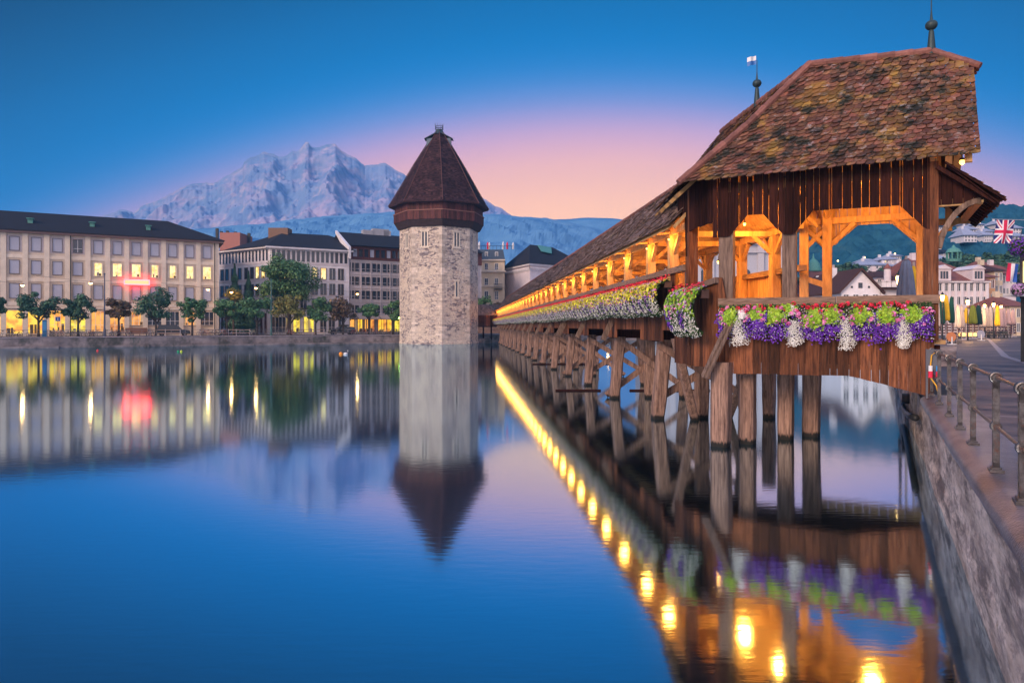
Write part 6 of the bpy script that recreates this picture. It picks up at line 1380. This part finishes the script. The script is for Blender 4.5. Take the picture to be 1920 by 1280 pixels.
# hotel with cupola
hz_ = house('hotel_building', 'large pinkish hotel with red hipped roof, gable dormers and green cupola', 1744, 1850, 122, 527, 484, M['pink_white'], M['red_roof'], 'building', rows=4, colsn=9, depth=24, zb=ZQ - 1)
k = 122 / F
for (px, hw, yt) in ((1765, 13, 497), (1829, 11, 497)):
    x = (px - 960) * k; w = hw * k; zb_ = HC + (611 - 527) * k; zt = HC + (611 - 505) * k; mb = MB(); mb.box(x - w, x + w, 121.2, 127, zb_, zt); mb.poly([(x - w - .2, 121.0, zt), (x + w + .2, 121.0, zt), (x, 121.0, HC + (611 - yt) * k)], (0, 6, 0)); g_ = mb.build('gable_dormer', M['pink_white'], hz_)
    mb = MB()
    for dx in (-.5, .0, .5): mb.box(x + dx - .17, x + dx + .17, 121.12, 121.19, zb_ + .4, zt - .4)
    p_ = mb.build('pane', M['glass'], g_)
k = 134 / F; x = (1788 - 960) * k; mb = MB(); z0 = HC + (611 - 486) * k
for i in range(8): a = i * math.pi / 4; mb.box(x + 1.2 * math.cos(a) - .1, x + 1.2 * math.cos(a) + .1, 134 + 1.2 * math.sin(a) - .1, 134 + 1.2 * math.sin(a) + .1, z0, z0 + 1.3)
mb.lathe([(1.2, z0 - .5), (1.3, z0)], (x, 134, 0), 12); mb.lathe([(1.4, z0 + 1.3), (1.3, z0 + 1.5), (1.0, z0 + 2.0), (.4, z0 + 2.3), (.08, z0 + 2.8)], (x, 134, 0), 12); mb.build('cupola', M['verdigris'], hz_)
k = 122 / F; mb = MB(); frh = Fr(((1744 - 960) * k, 122), (1, 0), (0, -1)); W = 106 * k
for i in range(10): mb.box(W * i / 9 - .22, W * i / 9 + .22, .01, .25, ZQ, HC + (611 - 530) * k, fr=frh)
for py in (530, 590): z = HC + (611 - py) * k; mb.box(-.4, W + .4, .012, .5, z, z + .35, fr=frh)
mb.build('pilasters', M['white_wall'], hz_)
mb = MB(); mb.box((1840 - 960) * 118 / F, (1850 - 960) * 118 / F, 0, 0.01, 0, 0.01) if 0 else None
house('town_house', 'orange townhouse with dark red shuttered windows beside the hotel', 1846, 1866, 126, 520, 508, M['orange_wall'], M['red_roof'], grp='townhouses on the right bank', rows=4, colsn=2, zb=ZQ - 1, winm='redwood')
house('town_house', 'cream yellow townhouse with stepped top between orange and white houses', 1864, 1880, 128, 508, 496, M['cream'], M['brown_roof'], grp='townhouses on the right bank', rows=5, colsn=2, zb=ZQ - 1)
house('town_house', 'tall pale townhouse behind the striped flag', 1879, 1905, 130, 514, 496, M['pink_white'], M['red_roof'], grp='townhouses on the right bank', rows=5, colsn=4, zb=ZQ - 1)
house('town_house', 'low cream house with one lit ground floor at the right edge', 1893, 1925, 112, 574, 556, M['cream'], M['red_roof'], grp='townhouses on the right bank', rows=2, colsn=3, zb=ZQ - 1)
house('town_house', 'pink roofed house rising behind the orange townhouse', 1850, 1880, 150, 503, 490, M['cream'], M['red_roof'], grp='townhouses on the right bank', rows=4, colsn=3, zb=ZQ - 1)
# houses seen through the pavilion opening
g = house('gabled_house', 'white house with wide dark brown gable roof seen through the pavilion opening', 1577, 1650, 96, 545, 507, M['white_wall'], M['brown_roof'], grp='houses seen through the pavilion', rows=2, colsn=4, gable=True, depth=14, zb=ZQ - 1)
k = 96 / F; mb = MB(); x0, x1 = (1612 - 960) * k, (1686 - 960) * k; ze = HC + (611 - 543) * k; zr = HC + (611 - 508) * k
mb.add([(x0, 104, zr), ((1645 - 960) * k, 104, zr), (x1 + .5, 95.3, ze), ((1648 - 960) * k, 95.3, ze), (x1 + .5, 112, ze), (x0, 112, ze)], [(0, 3, 2, 1), (1, 2, 4), (0, 1, 4, 5)]); mb.build('side_roof', M['brown_roof'], g)
mb = MB(); mb.box((1650 - 960) * k + .05, x1, 96.2, 108, ZQ - 1, ze); mb.build('side_wall', M['white_wall'], g)
for px in (1657, 1666, 1676):
    x = (px - 960) * k; mb = MB(); mb.box(x - .32, x + .32, 95.9, 99, ze + .35, ze + 1.1); mb.box(x - .42, x + .42, 95.8, 99, ze + 1.1, ze + 1.2); mb.build('dormer', M['white_wall'], g)
for px, w in ((1613, 1), (1597, .5), (1629, .5)):
    x = (px - 960) * k; mb = MB(); mb.box(x - .28 * w, x + .28 * w, 95.93, 95.98, HC + (611 - 540) * k, HC + (611 - (530 if w == 1 else 536)) * k); mb.build('attic_window', M['glass'], g)
mb = MB(); mb.box((1636 - 960) * k, (1640 - 960) * k, 103, 104, zr - .8, zr + .6); mb.build('chimney', M['white_wall'], g)
house('town_house', 'dark roofed house at the left of the white gabled house', 1548, 1584, 104, 548, 528, M['white_wall'], M['brown_roof'], grp='houses seen through the pavilion', rows=2, colsn=3, zb=ZQ - 1)
house('castle_house', 'pale building with stepped roofline behind the white gabled house', 1643, 1692, 135, 520, 508, M['pink_white'], M['brown_roof'], grp='houses seen through the pavilion', rows=4, colsn=4, zb=ZQ - 1)
k = 132 / F; tt = empty('round_turret', P(1664, 611, 132), 'small round turret with pointed red roof above the gabled house', 'tower'); mb = MB(); x = (1664 - 960) * k; mb.lathe([(.62, ZQ), (.62, HC + (611 - 503) * k)], (x, 132, 0), 14); mb.build('wall', M['pink_white'], tt); mb = MB(); mb.lathe([(.85, HC + (611 - 504) * k), (.05, HC + (611 - 494) * k)], (x, 132, 0), 14); mb.build('roof', M['red_roof'], tt)
house('town_house', 'low pinkish house among trees at the left of the opening', 1568, 1590, 180, 512, 503, M['grey_wall'], M['red_roof'], grp='houses seen through the pavilion', rows=2, colsn=3, zb=ZQ)
# villas on the hillside
VL = [(1612, 1662, 497, 489, 300), (1622, 1646, 489, 485, 330), (1655, 1668, 487, 482, 345), (1672, 1682, 486, 480, 345), (1674, 1690, 480, 476, 360), (1712, 1726, 490, 484, 300), (1660, 1680, 499, 493, 280), (1690, 1700, 498, 493, 290), (1706, 1720, 504, 497, 270),
      (1756, 1772, 486, 474, 250), (1770, 1782, 474, 467, 270), (1808, 1832, 441, 428, 330), (1812, 1830, 430, 423, 345), (1788, 1806, 420, 415, 390), (1808, 1826, 420, 415, 392), (1830, 1844, 421, 416, 394), (1772, 1786, 420, 415, 388), (1846, 1862, 441, 433, 330), (1850, 1862, 434, 428, 345), (1868, 1884, 420, 414, 390), (1894, 1915, 428, 420, 372), (1895, 1925, 443, 436, 340), (1755, 1768, 425, 419, 380)]
random.seed(3)
from mathutils.bvhtree import BVHTree
hill_tree = BVHTree.FromPolygons([Vector(v) for v in TERR['forest_hill'][0]], TERR['forest_hill'][1])
def on_hill(px, py):
    d = Vector(((px - 960) / F, 1, (611 - py) / F)); h = hill_tree.ray_cast(Vector((0, 0, HC)), d.normalized())
    return h[0].y if h[0] else None
ct = {}
for v in VL:
    px0, px1, ye, yr, _ = v; py = ye + (11 if px1 < 1745 or ye > 460 else 8); Y = (on_hill((px0 + px1) / 2, py) or v[4]) - 5; k = Y / F
    w_ = 'above the gabled house' if px0 < 1745 else 'above the hotel'; ct[w_] = ct.get(w_, 0) + 1
    house('hillside_villa', 'white villa on the wooded hill %s, %s counted upwards' % (w_, ordn(ct[w_])), px0, px1, Y, ye, yr, M['white_wall'], M['slate'] if rnd() < .2 else M['shutter'], 'villa', 'white villas on the wooded hillside', rows=2, colsn=4, depth=9, zb=HC + (611 - py - 5) * k, oh=.3, lit=((1, 1),) if rnd() < .3 else ())
for k_, (px, py, Y) in enumerate(((1621, 483, 299), (1678, 476, 340), (1571, 489, 260), (1789, 418, 385), (1811, 416, 387), (1824, 419, 388), (1837, 418, 389), (1757, 484, 249), (1771, 424, 380), (1722, 497, 262))):
    Y = (on_hill(px, py + 2) or Y) - 7; p = P(px, py, Y); mb = MB(); mb.lathe([(.05, -.35), (.35, 0), (.05, .35)], (0, 0, 0), 8); o = mb.build('hill_lamp', M['bulb_small']); o.location = p; tag(o, 'tiny glowing lamp among the hillside villas, %s from below' % ordn(k_ + 1), 'lamp', 'tiny lamps on the hillside')
# trees on the lower slope
random.seed(14)
prt = tree('dark round tree at the foot of the hill', (0, 0, 0), 1.0, 4.0, 3.6, M['leaf2'], 500, n=3500, leaf=.45, grp='trees at the foot of the right hill'); prk = kids(prt); first = True; n_ = 0
for (px, Y, py) in [(1560, 170, 500), (1572, 190, 488), (1590, 175, 500), (1605, 200, 492), (1700, 170, 510), (1715, 180, 500), (1736, 200, 500), (1760, 190, 492), (1800, 200, 470), (1815, 185, 480), (1830, 195, 475), (1845, 175, 488), (1858, 180, 480), (1870, 190, 470), (1880, 170, 486), (1892, 180, 478), (1905, 185, 470), (1918, 175, 480), (1530, 180, 500), (1655, 190, 498), (1683, 200, 492)]:
    Y = min(Y, (on_hill(px, py + 14) or 999) + 2); z = HC + (611 - py - 8) * Y / F; n_ += 1; lb = 'dark round tree at the foot of the wooded hill, %s from the left' % ordn(n_); sc = ru(.8, 1.35)
    hh = z - 7 * sc; 
    if first: prt.location = (P(px, 0, Y).x, Y, max(1.4, hh)); prt['label'] = lb; first = False
    else: copy_tree(prt, (P(px, 0, Y).x, Y, max(1.4, hh)), ru(0, 6), lb, sc, prk)
# ---- flags
def flag(nm, label, p0, W, H, nx, ny, fn, mats, tilt=0.0, rig=None, slant=0):
    e = empty(nm, p0, label, 'flag'); mb = MB()
    def pt(u, v): return Vector((u * W + slant * v, .10 * W * math.sin(u * 7 + v * 3) * (.2 + v) * .8, -v * H - tilt * u * W))
    for i in range(nx):
        for j in range(ny):
            mb.add([pt(i / nx, j / ny), pt((i + 1) / nx, j / ny), pt((i + 1) / nx, (j + 1) / ny), pt(i / nx, (j + 1) / ny)], [(0, 1, 2, 3)], fn((i + .5) / nx, (j + .5) / ny))
    mb.build('cloth', mats, e, world=False); mb = MB(); mb.tube(rig, .012, 5); mb.build('line', M['grey_wall'], e, world=False); return e
def jack(u, v):
    x, y = (u - .5) * 1.0, (v - .5)
    if abs(x) < .10 or abs(y) < .075: return 1
    if abs(x) < .165 or abs(y) < .13: return 0
    d = abs(abs(x) - abs(y)) * .707
    if d < .028: return 1
    if d < .085: return 0
    return 2
k = 42 / F; fm = [plain('flag_white', (.78, .74, .78), .8), plain('flag_red', (.62, .02, .08), .8), plain('flag_navy', (.02, .025, .16), .8)]
flag('union_flag', 'British union flag hanging from a line above the promenade', P(1869, 412, 42), 34 * k, 44 * k, 44, 44, jack, fm, .03, [(-.3, 0, .04), (4.5, 0, -.10)], slant=-.18)
flag('striped_flag', 'red white and blue vertical striped flag hanging before the townhouses', P(1890, 493, 40), 20 * 40 / F, 34 * 40 / F, 18, 14, lambda u, v: 1 if u < .33 else (0 if u < .66 else 2), [fm[0], fm[1], plain('flag_blue2', (.03, .10, .42), .8)], .12, [(-.1, 0, .03), (1.6, 0, -.1)], slant=-.12)
# ---- kiosk at the right edge with flower baskets
kx = empty('kiosk', P(1915, 611, 30), 'dark timber kiosk with awning cut by the right edge of the view', 'kiosk')
kf = Fr(P(1901, 0, 30).xy, (1, -.05), (.80, .60)); Z3 = lambda py: HC + (611 - py) * 30 / F
mb = MB(); mb.box(.25, 5, 0, 5, Z3(560), Z3(462), fr=kf); mb.build('wall', plain('kiosk_dark', (.05, .04, .05), .6), kx)
mb = MB(); mb.box(.40, .9, -.05, -.01, Z3(530), Z3(490), fr=kf); mb.build('window', M['lit'], kx)
mb = MB(); mb.box(-.15, 5, -.9, .6, Z3(556), Z3(551), fr=kf); mb.build('awning', M['wfr'], kx)
mb = MB(); mb.box(0, 5, -.3, 5, Z3(466), Z3(459), fr=kf); mb.build('gutter', M['dark_iron'], kx)
mb = MB(); mb.box(.27, .42, .05, .2, ZQ, Z3(560), fr=kf); mb.build('post', M['dark_iron'], kx)
for (px, py, r, m1, lb) in ((1913, 463, .42, 'purple_fl', 'dark purple hanging flower ball at the kiosk roof'), (1909, 543, .26, 'lilac_fl', 'lilac hanging flower basket below the striped flag')):
    p = P(px, py, 29); e = empty('flower_basket', p, lb, 'flower basket', 'hanging flower baskets at the kiosk'); mb = MB(); m2 = MB()
    for i in range(500):
        d = Vector((ru(-1, 1), ru(-1, 1), ru(-1, 1))).normalized(); leafq(mb, d * r * ru(.6, 1), d, .05, asp=1.5)
        if i < 260: star(m2, d * r * 1.02, d, .04)
    mb.build('foliage', M['dgreen'], e, world=False); m2.build('flowers', M[m1], e, world=False); mb = MB(); mb.tube([(0, 0, r * .8), (.3, .3, r + .4)], .012, 5); mb.build('hook', M['dark_iron'], e, world=False)
